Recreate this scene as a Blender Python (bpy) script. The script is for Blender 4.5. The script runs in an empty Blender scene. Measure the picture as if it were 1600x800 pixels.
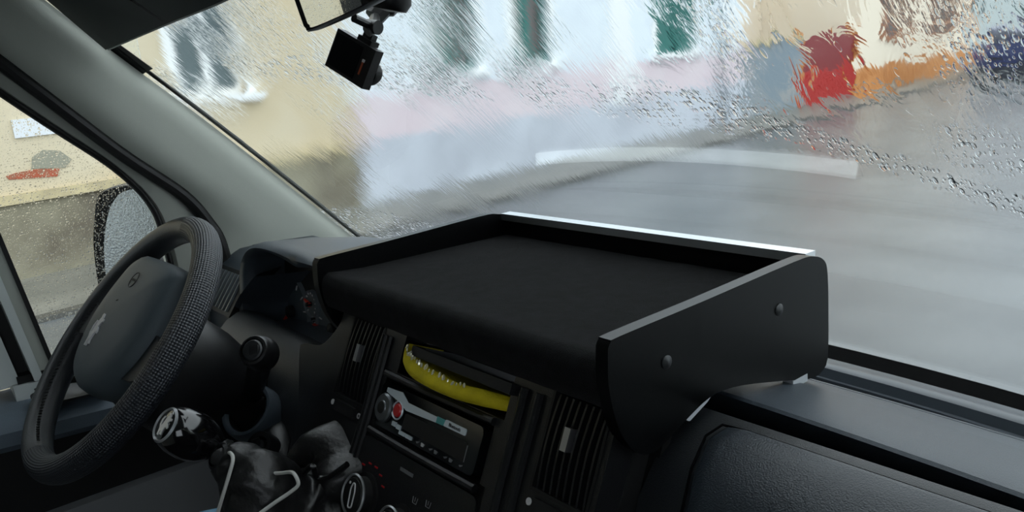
import bpy, bmesh, math, random
from mathutils import Vector, Matrix, noise
random.seed(7)
scn = bpy.context.scene
col = scn.collection
G = 1.8                                    # eye height above the street; all coordinates below are relative to the eye
# ------------------------------------------------------------------ camera
FPX = 1283.0
def _n(v): return v.normalized()
_F = _n(Vector((1667, 462, FPX)))
_L = Vector((-1044, 202, FPX)); _R = -_n(_L - _F * _L.dot(_F))
_U = _F.cross(_R)
if _U.y < 0: _U = -_U
cd = bpy.data.cameras.new('camera'); cam = bpy.data.objects.new('camera', cd); col.objects.link(cam)
cd.sensor_width = 36; cd.lens = FPX / 1600 * 36; cd.clip_start = 0.02; cd.clip_end = 400
def cam2w(c): return Vector((_R.dot(c), _F.dot(c), _U.dot(c)))
cx, cy, cz = cam2w(Vector((1, 0, 0))), cam2w(Vector((0, 1, 0))), cam2w(Vector((0, 0, -1)))
cam.matrix_world = Matrix(((cx.x, cy.x, cz.x, 0), (cx.y, cy.y, cz.y, 0), (cx.z, cy.z, cz.z, G), (0, 0, 0, 1)))
scn.camera = cam
# ------------------------------------------------------------------ sky (overcast) and exposure
scn.view_settings.view_transform = 'Standard'; scn.view_settings.look = 'None'
scn.view_settings.gamma = 1; scn.view_settings.use_curve_mapping = False
scn.view_settings.exposure = 0.0
SKY = 2.25
w = bpy.data.worlds.new('overcast_sky'); scn.world = w; w.use_nodes = True
nt = w.node_tree; nt.nodes.clear()
tc = nt.nodes.new('ShaderNodeTexCoord'); sp = nt.nodes.new('ShaderNodeSeparateXYZ')
rp = nt.nodes.new('ShaderNodeValToRGB'); bg = nt.nodes.new('ShaderNodeBackground'); wo = nt.nodes.new('ShaderNodeOutputWorld')
nt.links.new(tc.outputs['Generated'], sp.inputs[0]); nt.links.new(sp.outputs['Z'], rp.inputs[0])
rp.color_ramp.elements[0].position = 0.0; rp.color_ramp.elements[0].color = (.76, .85, .92, 1)
rp.color_ramp.elements[1].position = 0.8; rp.color_ramp.elements[1].color = (.93, 1.0, 1.06, 1)
nt.links.new(rp.outputs[0], bg.inputs[0]); bg.inputs[1].default_value = SKY
nt.links.new(bg.outputs[0], wo.inputs[0])
scn.cycles.use_denoising = True
scn.cycles.max_bounces = 16; scn.cycles.transmission_bounces = 12; scn.cycles.glossy_bounces = 6; scn.cycles.diffuse_bounces = 5
scn.cycles.caustics_refractive = True; scn.cycles.caustics_reflective = True

# ------------------------------------------------------------------ pixel -> point on a real plane
def ray(u, v): return cam2w(Vector((u - 800, 400 - v, FPX)))
def P(u, v, ax, val):
    d = ray(u, v); i = 'xyz'.index(ax); return d * (val / d[i])
def PP(u, v, p0, n):
    d = ray(u, v); return d * (Vector(p0).dot(n) / d.dot(n))

# ------------------------------------------------------------------ materials
def s2l(c): return tuple(((x / 255) / 12.92 if x / 255 <= .04045 else ((x / 255 + .055) / 1.055) ** 2.4) for x in c)
def mat(name, rgb, rough=.5, metal=0., spec=.5, coat=0., bump=None, var=None, lin=False, emit=None, sheen=0.):
    """bump=(scale,distance,detail); var=(scale, second rgb, low, high)"""
    m = bpy.data.materials.new(name); m.use_nodes = True; t = m.node_tree; b = t.nodes['Principled BSDF']
    c = rgb if lin else s2l(rgb)
    b.inputs['Base Color'].default_value = (*c, 1); b.inputs['Roughness'].default_value = rough
    b.inputs['Metallic'].default_value = metal; b.inputs['Specular IOR Level'].default_value = spec
    b.inputs['Coat Weight'].default_value = coat; b.inputs['Coat Roughness'].default_value = .08
    b.inputs['Sheen Weight'].default_value = sheen
    if emit: b.inputs['Emission Color'].default_value = (*s2l(emit[0]), 1); b.inputs['Emission Strength'].default_value = emit[1]
    co = t.nodes.new('ShaderNodeTexCoord')
    if bump:
        n = t.nodes.new('ShaderNodeTexNoise'); n.inputs['Scale'].default_value = bump[0]; n.inputs['Detail'].default_value = bump[2] if len(bump) > 2 else 3
        t.links.new(co.outputs['Object'], n.inputs['Vector'])
        bn = t.nodes.new('ShaderNodeBump'); bn.inputs['Distance'].default_value = bump[1]
        t.links.new(n.outputs[0], bn.inputs['Height']); t.links.new(bn.outputs[0], b.inputs['Normal'])
    if var:
        n = t.nodes.new('ShaderNodeTexNoise'); n.inputs['Scale'].default_value = var[0]; n.inputs['Detail'].default_value = 6
        t.links.new(co.outputs['Object'], n.inputs['Vector'])
        r = t.nodes.new('ShaderNodeValToRGB'); r.color_ramp.elements[0].position = var[2]; r.color_ramp.elements[1].position = var[3]
        r.color_ramp.elements[0].color = (*c, 1); r.color_ramp.elements[1].color = (*(var[1] if lin else s2l(var[1])), 1)
        t.links.new(n.outputs[0], r.inputs[0]); t.links.new(r.outputs[0], b.inputs['Base Color'])
    return m
M = {}
M['dash'] = mat('dash_plastic', (27, 30, 33), .42, bump=(900, .0004, 2))
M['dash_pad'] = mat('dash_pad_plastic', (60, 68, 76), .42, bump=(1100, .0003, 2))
M['lid'] = mat('grained_lid_plastic', (44, 50, 56), .36, bump=(700, .0006, 2))
M['stack'] = mat('stack_plastic', (17, 18, 20), .38, bump=(900, .0003, 2))
M['deep'] = mat('deep_black_plastic', (9, 9, 10), .6)
M['gasket'] = mat('matt_gasket', (7, 7, 8), .95, spec=.05)
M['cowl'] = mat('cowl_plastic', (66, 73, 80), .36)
M['rubber'] = mat('black_rubber', (12, 12, 12), .55)
M['pillar'] = mat('grey_green_trim', (200, 204, 194), .6, bump=(1200, .0002, 2))
M['frame_grey'] = mat('door_frame_grey', (165, 168, 160), .55)
M['frame_pale'] = mat('door_frame_pale', (215, 222, 220), .5)
M['headliner'] = mat('headliner_cloth', (190, 190, 184), .9)
M['door_top'] = mat('door_top_plastic', (104, 117, 130), .45, bump=(900, .0003, 2))
M['door_dark'] = mat('door_panel_dark', (16, 17, 18), .55)
M['door_pocket'] = mat('door_pocket_grey', (135, 137, 140), .6)
M['gloss_black'] = mat('gloss_black_lacquer', (5, 6, 7), .3, spec=.22)
M['felt'] = mat('black_felt', (13, 13, 14), .95, spec=.08, bump=(1100, .0012, 4), var=(70, (22, 23, 25), .35, .7), sheen=.04)
M['alu'] = mat('bright_aluminium', (235, 238, 240), .28, 1.0)
M['knob_grey'] = mat('brushed_dark_metal', (120, 124, 128), .32, .8)
M['bead'] = mat('shiny_bead', (225, 220, 190), .18, .35, spec=1, coat=.6)
M['chrome'] = mat('chrome', (225, 225, 228), .12, 1.0)
M['emblem'] = mat('emblem_silver', (205, 206, 208), .35, .2)
M['satin'] = mat('satin_silver', (190, 192, 195), .35, .9)
M['capgrey'] = mat('screw_cap_plastic', (34, 36, 38), .4)
M['clear_pad'] = mat('pale_pad', (190, 195, 200), .5)
M['leather'] = mat('wheel_leather', (30, 33, 37), .42, bump=(600, .0004, 3))
M['airbag'] = mat('airbag_pad_plastic', (72, 82, 88), .55, bump=(1200, .0002, 2))
M['gaiter'] = mat('gaiter_leather', (13, 13, 14), .42, bump=(70, .0016, 3))
M['knob'] = mat('gloss_knob', (14, 14, 16), .12, coat=.5)
M['white'] = mat('white_print', (205, 205, 205), .5)
M['dim_print'] = mat('dim_print', (110, 112, 114), .5)
M['red'] = mat('red_needle', (225, 45, 30), .45)
M['redgloss'] = mat('red_key', (190, 25, 30), .3)
M['gauge'] = mat('gauge_face', (74, 84, 90), .4)
M['gauge_ring'] = mat('gauge_ring_grey', (110, 118, 122), .3)
M['lens'] = mat('clear_cover', (60, 66, 68), .08, coat=.5)
M['gloss_screen'] = mat('gloss_screen', (9, 12, 14), .12, spec=.3)
M['radio_silver'] = mat('radio_silver', (205, 215, 222), .35, .2)
M['teal'] = mat('teal_print', (60, 150, 150), .4)
M['cord'] = mat('white_elastic', (205, 205, 200), .7)
M['mask_blue'] = mat('pale_blue_nonwoven', (140, 185, 215), .8)
M['yellow'] = mat('yellow_cloth', (224, 205, 22), .75, bump=(250, .001, 3), var=(25, (190, 172, 10), .4, .7))
M['card'] = mat('black_card', (26, 27, 29), .6)
M['visor'] = mat('visor_vinyl', (22, 34, 34), .5, bump=(500, .0004, 2))
M['visor_edge'] = mat('visor_edge', (190, 195, 190), .4)
M['mirror'] = mat('mirror_glass', (225, 228, 228), .01, 1.0)
M['plastic_black'] = mat('camera_plastic', (19, 19, 20), .35)
M['amber'] = mat('amber_reflector', (150, 70, 40), .3)
M['wet_mirror'] = mat('wet_mirror_glass', (225, 228, 230), .22, 1.0, bump=(260, .0012, 2))
M['sticker'] = mat('dark_sticker', (45, 44, 46), .4)

def perforated(name, rgb):
    m = mat(name, rgb, .4); t = m.node_tree; b = t.nodes['Principled BSDF']
    uv = t.nodes.new('ShaderNodeUVMap'); uv.uv_map = 'UVMap'
    mp = t.nodes.new('ShaderNodeMapping'); mp.inputs['Scale'].default_value = (235, 25, 1); mp.inputs['Rotation'].default_value = (0, 0, 0)
    v = t.nodes.new('ShaderNodeTexVoronoi'); v.inputs['Scale'].default_value = 1.0; v.inputs['Randomness'].default_value = 0.0; v.voronoi_dimensions = '2D'
    bn = t.nodes.new('ShaderNodeBump'); bn.inputs['Distance'].default_value = .0022; bn.inputs['Strength'].default_value = 1
    t.links.new(uv.outputs[0], mp.inputs[0]); t.links.new(mp.outputs[0], v.inputs['Vector'])
    t.links.new(v.outputs['Distance'], bn.inputs['Height']); t.links.new(bn.outputs[0], b.inputs['Normal'])
    return m
M['perf'] = perforated('perforated_leather', (40, 44, 50))

class NB:      # tiny node builder
    def __init__(s, t): s.t = t
    def n(s, kind, **kw):
        o = s.t.nodes.new(kind)
        for k, v in kw.items(): setattr(o, k, v)
        return o
    def math(s, op, a, b=None, c=None, clamp=False):
        o = s.n('ShaderNodeMath', operation=op, use_clamp=clamp)
        for i, x in enumerate((a, b, c)):
            if x is None: continue
            if isinstance(x, (int, float)): o.inputs[i].default_value = x
            else: s.t.links.new(x, o.inputs[i])
        return o.outputs[0]
    def map(s, x, a, b, c=0., d=1., smooth=True):
        o = s.n('ShaderNodeMapRange', interpolation_type='SMOOTHSTEP' if smooth else 'LINEAR')
        s.t.links.new(x, o.inputs[0])
        for i, q in enumerate((a, b, c, d)): o.inputs[1 + i].default_value = q
        return o.outputs[0]
    def noise(s, vec, sx, sy, detail=2, off=0., dist=0.):
        mp = s.n('ShaderNodeMapping'); mp.inputs['Scale'].default_value = (sx, sy, 1); mp.inputs['Location'].default_value = (off, off * .7, 0)
        s.t.links.new(vec, mp.inputs[0])
        n = s.n('ShaderNodeTexNoise', noise_dimensions='2D'); n.inputs['Scale'].default_value = 1; n.inputs['Detail'].default_value = detail; n.inputs['Distortion'].default_value = dist
        s.t.links.new(mp.outputs[0], n.inputs['Vector']); return n.outputs[0]
    def drops(s, vec, scale, sy, keep, r0, off=0.):
        """rounded bumps: 1 in the middle of a drop, 0 outside"""
        mp = s.n('ShaderNodeMapping'); mp.inputs['Scale'].default_value = (scale, scale * sy, 1); mp.inputs['Location'].default_value = (off, off, 0)
        s.t.links.new(vec, mp.inputs[0])
        v = s.n('ShaderNodeTexVoronoi', voronoi_dimensions='2D'); v.inputs['Scale'].default_value = 1
        s.t.links.new(mp.outputs[0], v.inputs['Vector'])
        sx = s.n('ShaderNodeSeparateColor'); s.t.links.new(v.outputs['Color'], sx.inputs[0])
        rad = s.math('MULTIPLY', sx.outputs[0], r0)
        q = s.math('DIVIDE', v.outputs['Distance'], s.math('MAXIMUM', rad, .02))
        h = s.math('SUBTRACT', 1., s.math('MULTIPLY', q, q), clamp=True)
        h = s.math('SQRT', h)
        return s.math('MULTIPLY', h, s.math('MULTIPLY', rad, s.math('LESS_THAN', sx.outputs[1], keep)))
def glass_base(name):
    m = bpy.data.materials.new(name); m.use_nodes = True; t = m.node_tree; t.nodes.clear()
    nb = NB(t); g = nb.n('ShaderNodeBsdfGlass'); g.inputs['IOR'].default_value = 1.4; g.inputs['Color'].default_value = (.97, .985, .975, 1); g.inputs['Roughness'].default_value = 0.0
    o = nb.n('ShaderNodeOutputMaterial'); t.links.new(g.outputs[0], o.inputs[0]); return m, nb, g
M['glass'] = glass_base('clear_glass')[0]
def wet_windscreen():
    m, nb, g = glass_base('rain_wet_glass'); t = m.node_tree
    uv = nb.n('ShaderNodeUVMap'); uv.uv_map = 'UVMap'; U = uv.outputs[0]
    s = nb.n('ShaderNodeSeparateXYZ'); t.links.new(U, s.inputs[0]); x, z = s.outputs[0], s.outputs[1]   # u = x, v = z in metres
    big = nb.noise(U, 7, 5, 3, 3.1)
    # streaks running down the slope
    st = nb.noise(U, 330, 45, 2, 0.)
    st2 = nb.noise(U, 120, 20, 2, 9.)
    top = nb.map(z, -.16, .02)
    left = nb.map(x, -.75, -1.1)
    m_st = nb.math('MULTIPLY', nb.map(big, .35, .62), nb.math('ADD', nb.math('MULTIPLY', top, .9), nb.math('MULTIPLY', left, .45)))
    m_st = nb.math('MULTIPLY', nb.math('ADD', m_st, .18), nb.map(x, -.62, -.45, 1., .3))
    # wobbly sheets of water, upper right
    wv = nb.noise(U, 38, 26, 3, 4., .8)
    m_w = nb.math('MULTIPLY', nb.map(x, -.62, -.40), nb.map(z, -.15, -.02))
    # drops: everywhere a few, unswept corner many, a wiper-edge band on the right
    e = nb.math('ADD', nb.math('POWER', nb.math('DIVIDE', nb.math('ADD', x, 1.5), .30), 2.), nb.math('POWER', nb.math('DIVIDE', nb.math('ADD', z, .375), .135), 2.))
    corner = nb.map(e, 1.06, .96)
    ln = nb.math('ABSOLUTE', nb.math('ADD', nb.math('ADD', z, .068), nb.math('MULTIPLY', nb.math('ADD', x, .5), .36)))
    band = nb.math('MULTIPLY', nb.map(ln, .018, .004), nb.map(x, -.62, -.5))
    ln2 = nb.math('ABSOLUTE', nb.math('ADD', nb.math('ADD', z, -.02), nb.math('MULTIPLY', nb.math('ADD', x, 1.2), .13)))
    band2 = nb.math('MULTIPLY', nb.map(ln2, .03, .01), nb.map(big, .4, .6))
    d1 = nb.drops(U, 250, .62, .45, .6, 0.)
    d2 = nb.drops(U, 360, .7, .5, .6, 5.)
    d3 = nb.drops(U, 150, .6, .16, .5, 8.)
    m_d = nb.math('ADD', nb.math('ADD', nb.math('MULTIPLY', nb.math('MULTIPLY', nb.map(big, .5, .7), nb.map(z, -.10, .0)), .3), corner), nb.math('ADD', band, nb.math('MULTIPLY', band2, .7)), clamp=True)
    h = nb.math('MULTIPLY', nb.math('MULTIPLY', st, m_st), .13)
    h = nb.math('ADD', h, nb.math('MULTIPLY', nb.math('MULTIPLY', st2, m_st), .11))
    h = nb.math('ADD', h, nb.math('MULTIPLY', nb.math('MULTIPLY', wv, m_w), .38))
    h = nb.math('ADD', h, nb.math('MULTIPLY', nb.math('MULTIPLY', nb.math('ADD', nb.math('MULTIPLY', d1, 1.6), nb.math('MULTIPLY', d2, 1.0)), m_d), 1.))
    h = nb.math('ADD', h, nb.math('MULTIPLY', nb.math('MULTIPLY', d3, nb.math('ADD', band, nb.math('MULTIPLY', m_w, .12))), 2.4))
    bn = nb.n('ShaderNodeBump'); bn.inputs['Distance'].default_value = .001; bn.inputs['Strength'].default_value = 1
    t.links.new(h, bn.inputs['Height']); t.links.new(bn.outputs[0], g.inputs['Normal'])
    ro = nb.math('ADD', nb.math('MULTIPLY', nb.map(big, .3, .7), .04), .03)
    ro = nb.math('MULTIPLY', ro, nb.math('SUBTRACT', 1., nb.math('MULTIPLY', m_d, .7)))
    t.links.new(ro, g.inputs['Roughness'])
    return m
M['wet'] = wet_windscreen()
def drop_glass():
    m, nb, g = glass_base('raindrop_glass'); t = m.node_tree
    uv = nb.n('ShaderNodeUVMap'); uv.uv_map = 'UVMap'; U = uv.outputs[0]
    d1 = nb.drops(U, 300, .8, .3, .5, 0.); d2 = nb.drops(U, 560, .8, .4, .5, 3.)
    h = nb.math('ADD', nb.math('MULTIPLY', d1, .8), nb.math('MULTIPLY', d2, .35))
    bn = nb.n('ShaderNodeBump'); bn.inputs['Distance'].default_value = .001
    t.links.new(h, bn.inputs['Height']); t.links.new(bn.outputs[0], g.inputs['Normal'])
    return m
M['drops'] = drop_glass()

# ------------------------------------------------------------------ mesh helpers
class MB:
    def __init__(s): s.bm = bmesh.new(); s.mi = 0
    def face(s, vs):
        try:
            f = s.bm.faces.new(vs); f.material_index = s.mi; return f
        except ValueError: return None
    def v(s, p): return s.bm.verts.new(Vector(p))
    def poly(s, pts): return s.face([s.v(p) for p in pts])
    def grid(s, rows, closeu=False, closev=False):
        V = [[s.v(p) for p in r] for r in rows]; nr, nc = len(V), len(V[0])
        for i in range(nr if closev else nr - 1):
            for j in range(nc if closeu else nc - 1):
                s.face([V[i][j], V[i][(j + 1) % nc], V[(i + 1) % nr][(j + 1) % nc], V[(i + 1) % nr][j]])
        return V
    def box(s, a, b, f=lambda p: p):
        (x0, y0, z0), (x1, y1, z1) = a, b
        c = [s.v(f(Vector(p))) for p in ((x0, y0, z0), (x1, y0, z0), (x1, y1, z0), (x0, y1, z0), (x0, y0, z1), (x1, y0, z1), (x1, y1, z1), (x0, y1, z1))]
        for q in ((0, 3, 2, 1), (4, 5, 6, 7), (0, 1, 5, 4), (1, 2, 6, 5), (2, 3, 7, 6), (3, 0, 4, 7)): s.face([c[i] for i in q])
        return s
    def prism(s, pts, vec):
        """closed outline pts extruded by vec"""
        vec = Vector(vec); a = [s.v(p) for p in pts]; b = [s.v(Vector(p) + vec) for p in pts]; n = len(a)
        s.face(a[::-1]); s.face(b)
        for i in range(n): s.face([a[i], a[(i + 1) % n], b[(i + 1) % n], b[i]])
        return s
    def tube(s, path, rad, seg=12, cap=True, closed=False, flat=1.):
        path = [Vector(p) for p in path]; n = len(path)
        if not hasattr(rad, '__len__'): rad = [rad] * n
        rows = []; prev = None
        for i, p in enumerate(path):
            a = path[(i - 1) % n] if (i > 0 or closed) else p; b = path[(i + 1) % n] if (i < n - 1 or closed) else p
            t = (b - a).normalized()
            if prev is None:
                q = Vector((0, 0, 1)) if abs(t.z) < .9 else Vector((1, 0, 0)); prev = q
            e1 = (prev - t * prev.dot(t)).normalized(); e2 = t.cross(e1); prev = e1
            rows.append([p + (e1 * math.cos(2 * math.pi * k / seg) + e2 * math.sin(2 * math.pi * k / seg) * flat) * rad[i] for k in range(seg)])
        V = s.grid(rows, closeu=True, closev=closed)
        if cap and not closed: s.face(V[0][::-1]); s.face(V[-1])
        return s
    def lathe(s, prof, o, ax, seg=32, sx=1.):
        """prof [(r,h)] about axis ax at o"""
        o = Vector(o); ax = Vector(ax).normalized(); q = Vector((0, 0, 1)) if abs(ax.z) < .9 else Vector((1, 0, 0))
        e1 = (q - ax * q.dot(ax)).normalized(); e2 = ax.cross(e1)
        rows = [[o + ax * h + (e1 * math.cos(2 * math.pi * k / seg) + e2 * math.sin(2 * math.pi * k / seg)) * max(r, 1e-5) for k in range(seg)] for r, h in prof]
        s.grid(rows, closeu=True); return s
    def bevel(s, w, seg=2, ang=30):
        es = [e for e in s.bm.edges if len(e.link_faces) == 2 and e.calc_face_angle(0) > math.radians(ang)]
        bmesh.ops.bevel(s.bm, geom=es, offset=w, segments=seg, affect='EDGES', clamp_overlap=True, profile=.5); return s
def build(name, mb, mats, parent=None, local=False, smooth=35, weld=True):
    """link as ONE mesh object. points are eye-relative unless local=True (then parent's own frame)"""
    bm = mb.bm
    if weld: bmesh.ops.remove_doubles(bm, verts=bm.verts, dist=1e-6)
    bmesh.ops.recalc_face_normals(bm, faces=bm.faces)
    me = bpy.data.meshes.new(name)
    if not isinstance(mats, (list, tuple)): mats = [mats]
    if not local:
        bmesh.ops.translate(bm, verts=bm.verts, vec=(0, 0, G))
        if parent is not None: bm.transform(wm(parent).inverted())
    o = bpy.data.objects.new(name, me)
    if parent is None:
        c = sum((v.co for v in bm.verts), Vector()) / max(len(bm.verts), 1)
        zmin = min(v.co.z for v in bm.verts); c.z = zmin
        bmesh.ops.translate(bm, verts=bm.verts, vec=-c); o.location = c
    bm.to_mesh(me); bm.free()
    for m in mats: me.materials.append(M[m] if isinstance(m, str) else m)
    if smooth:
        for p in me.polygons: p.use_smooth = True
        try: me.set_sharp_from_angle(angle=math.radians(smooth))
        except Exception: pass
    col.objects.link(o)
    if parent is not None: o.parent = parent
    return o
WM = {}
def wm(o):
    m = WM.get(o.name)
    if m is None: m = Matrix.Translation(o.location) if o.parent is None else wm(o.parent) @ Matrix.Translation(o.location)
    return m
def thing(name, loc, label, cat, group=None, mtx=None):
    o = bpy.data.objects.new(name, None); o.empty_display_size = .05; col.objects.link(o)
    m = Matrix.Translation(Vector(loc) + Vector((0, 0, G)))
    if mtx is not None: m = m @ mtx.to_4x4()
    o.matrix_world = m; o.location = m.translation
    if mtx is not None: o.rotation_euler = mtx.to_euler()
    WM[o.name] = m.copy()
    o['label'] = label; o['category'] = cat
    if group: o['group'] = group
    return o
def tag(o, label, cat, group=None):
    o['label'] = label; o['category'] = cat
    if group: o['group'] = group
    return o
def struct(o): o['kind'] = 'structure'; return o
def basis(x, y, z): return Matrix((x, y, z)).transposed()
def text_mb(txt, size, o, ex, ey, depth=.0004):
    cu = bpy.data.curves.new('t', 'FONT'); cu.body = txt; cu.size = size; cu.align_x = 'CENTER'; cu.align_y = 'CENTER'; cu.extrude = depth
    ob = bpy.data.objects.new('t', cu); col.objects.link(ob)
    dg = bpy.context.evaluated_depsgraph_get(); me = bpy.data.meshes.new_from_object(ob.evaluated_get(dg))
    mb = MB(); mb.bm.from_mesh(me); col.objects.unlink(ob); bpy.data.objects.remove(ob); bpy.data.meshes.remove(me); bpy.data.curves.remove(cu)
    ex, ey = Vector(ex), Vector(ey); ez = ex.cross(ey)
    mt = basis(ex, ey, ez).to_4x4(); mt.translation = Vector(o); mb.bm.transform(mt); return mb
def spline(pts, n=8):
    """Catmull-Rom through pts"""
    pts = [Vector(p) for p in pts]; out = []
    for i in range(len(pts) - 1):
        p0, p1, p2, p3 = pts[max(i - 1, 0)], pts[i], pts[i + 1], pts[min(i + 2, len(pts) - 1)]
        for k in range(n):
            t = k / n; out.append(.5 * ((2 * p1) + (p2 - p0) * t + (2 * p0 - 5 * p1 + 4 * p2 - p3) * t * t + (3 * p1 - p0 - 3 * p2 + p3) * t ** 3))
    out.append(pts[-1]); return out
def rounded(pts, r=.01, n=5):
    """round the corners of a closed 3D outline"""
    pts = [Vector(p) for p in pts]; out = []; N = len(pts)
    for i in range(N):
        a, b, c = pts[i - 1], pts[i], pts[(i + 1) % N]
        rr = min(r, (a - b).length * .45, (c - b).length * .45)
        p, q = b + (a - b).normalized() * rr, b + (c - b).normalized() * rr
        for k in range(n + 1):
            t = k / n; out.append(p * (1 - t) ** 2 + b * 2 * t * (1 - t) + q * t * t)
    return out

# =================================================================== THE STREET
def wallx(y): return -9.9 - .12 * y
def kerbx(y): return -7.8 - .14 * y
def W(off, y, z): return Vector((wallx(y) + off, y, z))
wf = lambda p: W(p.x, p.y, p.z)
ROAD = -1.8
M['asphalt'] = mat('wet_asphalt', (84, 89, 92), .24, spec=.7, bump=(60, .004, 4), var=(.8, (106, 110, 112), .4, .65))
M['paving'] = mat('wet_pavement', (112, 112, 106), .4, spec=.5, bump=(30, .004, 4), var=(1.2, (136, 134, 126), .4, .65))
M['kerbstone'] = mat('kerb_stone', (72, 71, 66), .6, bump=(40, .004, 3))
M['stucco_white'] = mat('white_stucco', (232, 240, 246), .9, bump=(30, .003, 4), var=(2, (222, 230, 238), .4, .7))
M['stucco_pink'] = mat('pink_stucco', (224, 208, 214), .9, bump=(30, .003, 4), var=(1.5, (228, 216, 220), .4, .7))
M['plinth_lilac'] = mat('lilac_grey_plinth', (202, 207, 217), .9, bump=(30, .003, 4), var=(1.0, (180, 184, 194), .45, .75))
M['stucco_beige'] = mat('beige_stucco', (214, 200, 172), .9, bump=(25, .004, 5), var=(.9, (204, 184, 146), .45, .75))
M['stucco_stain'] = mat('stained_plaster', (142, 136, 116), .9, bump=(18, .008, 6), var=(1.6, (106, 98, 84), .42, .68))
M['stone_ledge'] = mat('plaster_ledge', (206, 190, 150), .9, bump=(25, .005, 4), var=(3, (176, 162, 130), .4, .7))
M['stucco_cream'] = mat('cream_stucco', (240, 228, 208), .9, bump=(25, .003, 4))
M['plinth_orange'] = mat('orange_plinth', (206, 142, 84), .9, bump=(25, .003, 4), var=(1.5, (186, 120, 66), .45, .7))
M['surround'] = mat('white_surround', (244, 246, 246), .8)
M['teal_wood'] = mat('teal_painted_wood', (34, 112, 104), .5)
M['brown_wood'] = mat('brown_window_wood', (150, 92, 54), .6)
M['pane'] = mat('dark_window_pane', (92, 106, 112), .08, spec=.6)
M['pane_pale'] = mat('pale_curtained_pane', (176, 180, 176), .3)
M['curtain_brown'] = mat('brown_curtained_pane', (108, 98, 96), .3)
M['pane_grey'] = mat('grey_window_pane', (70, 88, 92), .1, spec=.6)
M['roof_tile'] = mat('roof_tile', (150, 84, 60), .8, bump=(20, .01, 3))
M['gate_grey'] = mat('grey_blue_render', (128, 142, 152), .85, bump=(14, .01, 5), var=(1.5, (160, 160, 158), .45, .7))
M['red_gate'] = mat('red_gate_paint', (176, 40, 34), .5)
M['red_gate_dark'] = mat('dark_red_gate_paint', (128, 32, 34), .5)
M['brick'] = mat('exposed_brick', (176, 92, 66), .9, bump=(40, .01, 3), var=(9, (150, 110, 88), .4, .7))
M['cement'] = mat('cement_patch', (150, 148, 132), .95, bump=(25, .005, 4))
M['enamel'] = mat('white_sign_enamel', (225, 228, 232), .4)
M['far_wall'] = mat('far_grey_render', (196, 206, 206), .9)
M['car_paint'] = mat('dark_blue_paint', (30, 42, 92), .25, coat=.5)
M['car_dark'] = mat('car_dark_trim', (22, 24, 28), .4)
M['car_glass'] = mat('car_tinted_glass', (34, 40, 50), .08)
M['tail_red'] = mat('red_lamp', (150, 26, 26), .25)
M['leaf'] = mat('leaf_green', (96, 122, 62), .8)

b = MB(); b.mi = 0
b.poly([(-60, -40, ROAD), (60, -40, ROAD), (60, 140, ROAD), (-60, 140, ROAD)])
struct(build('road', b, 'asphalt', smooth=None))
b = MB(); ys = [-12, 0, 10, 20, 30, 46]
b.grid([[Vector((wallx(y) - .2, y, ROAD - .1)), Vector((wallx(y) - .2, y, ROAD + .035)), Vector((kerbx(y) - .16, y, ROAD + .035)), Vector((kerbx(y) - .16, y, ROAD - .1))] for y in ys], closeu=True)
struct(build('pavement', b, 'paving', smooth=None))
b = MB(); b.grid([[Vector((kerbx(y) - .16, y, ROAD - .1)), Vector((kerbx(y) - .16, y, ROAD + .04)), Vector((kerbx(y), y, ROAD + .04)), Vector((kerbx(y) + .02, y, ROAD - .1))] for y in ys], closeu=True)
struct(build('kerb', b, 'kerbstone', smooth=None))

def holed(mb, y0, y1, z0, z1, holes, mfun=lambda z: 0, zc=(), d0=-.28, d1=0.):
    Y = sorted({y0, y1, *[h[0] for h in holes], *[h[1] for h in holes]}); Z = sorted({z0, z1, *[h[2] for h in holes], *[h[3] for h in holes], *zc})
    for i in range(len(Y) - 1):
        for j in range(len(Z) - 1):
            ym, zm = (Y[i] + Y[i + 1]) / 2, (Z[j] + Z[j + 1]) / 2
            if any(h[0] < ym < h[1] and h[2] < zm < h[3] for h in holes): continue
            mb.mi = mfun(zm); mb.box((d0, Y[i], Z[j]), (d1, Y[i + 1], Z[j + 1]), wf)
    return mb
def house_window(parent, h, framem, panem, surround=.14, shutters=None, mull=.10):
    y0, y1, z0, z1 = h; b = MB()
    if surround:
        s = surround
        for a, c in (((-.02, y0 - s, z0), (.05, y0, z1 + s)), ((-.02, y1, z0), (.05, y1 + s, z1 + s)), ((-.02, y0, z1), (.05, y1, z1 + s))): b.box(a, c, wf)
        b.box((-.02, y0 - s - .08, z0 - .1), (.14, y1 + s + .08, z0), wf)
        build('window_surround', b, 'surround', parent, smooth=None)
    b = MB(); t = .07
    b.box((-.2, y0, z0), (-.12, y0 + t, z1), wf); b.box((-.2, y1 - t, z0), (-.12, y1, z1), wf)
    b.box((-.2, y0 + t, z0), (-.12, y1 - t, z0 + t), wf); b.box((-.2, y0 + t, z1 - t), (-.12, y1 - t, z1), wf)
    if mull:
        b.box((-.2, (y0 + y1) / 2 - mull / 2, z0 + t), (-.115, (y0 + y1) / 2 + mull / 2, z1 - t), wf)
        b.box((-.195, y0 + t, z0 + (z1 - z0) * .68), (-.125, y1 - t, z0 + (z1 - z0) * .68 + .05), wf)
    fr = build('window_frame', b, framem, parent, smooth=None)
    for ya, yb in ((y0 + t, (y0 + y1) / 2), ((y0 + y1) / 2, y1 - t)):
        b = MB(); b.box((-.18, ya, z0 + t), (-.165, yb, z1 - t), wf); build('window_pane', b, ('curtain_brown' if panem == 'pane_pale' and ya > y0 + t else panem), fr, smooth=None)
    if shutters:
        for (a, c) in shutters:
            b = MB(); b.box((-.11, a, z0 + .02), (-.075, c, z1 - .02), wf)
            k = z0 + .12
            while k < z1 - .1: b.box((-.075, a + .05, k), (-.06, c - .05, k + .04), wf); k += .08
            build('shutter', b, 'teal_wood', parent, smooth=None)
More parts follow.
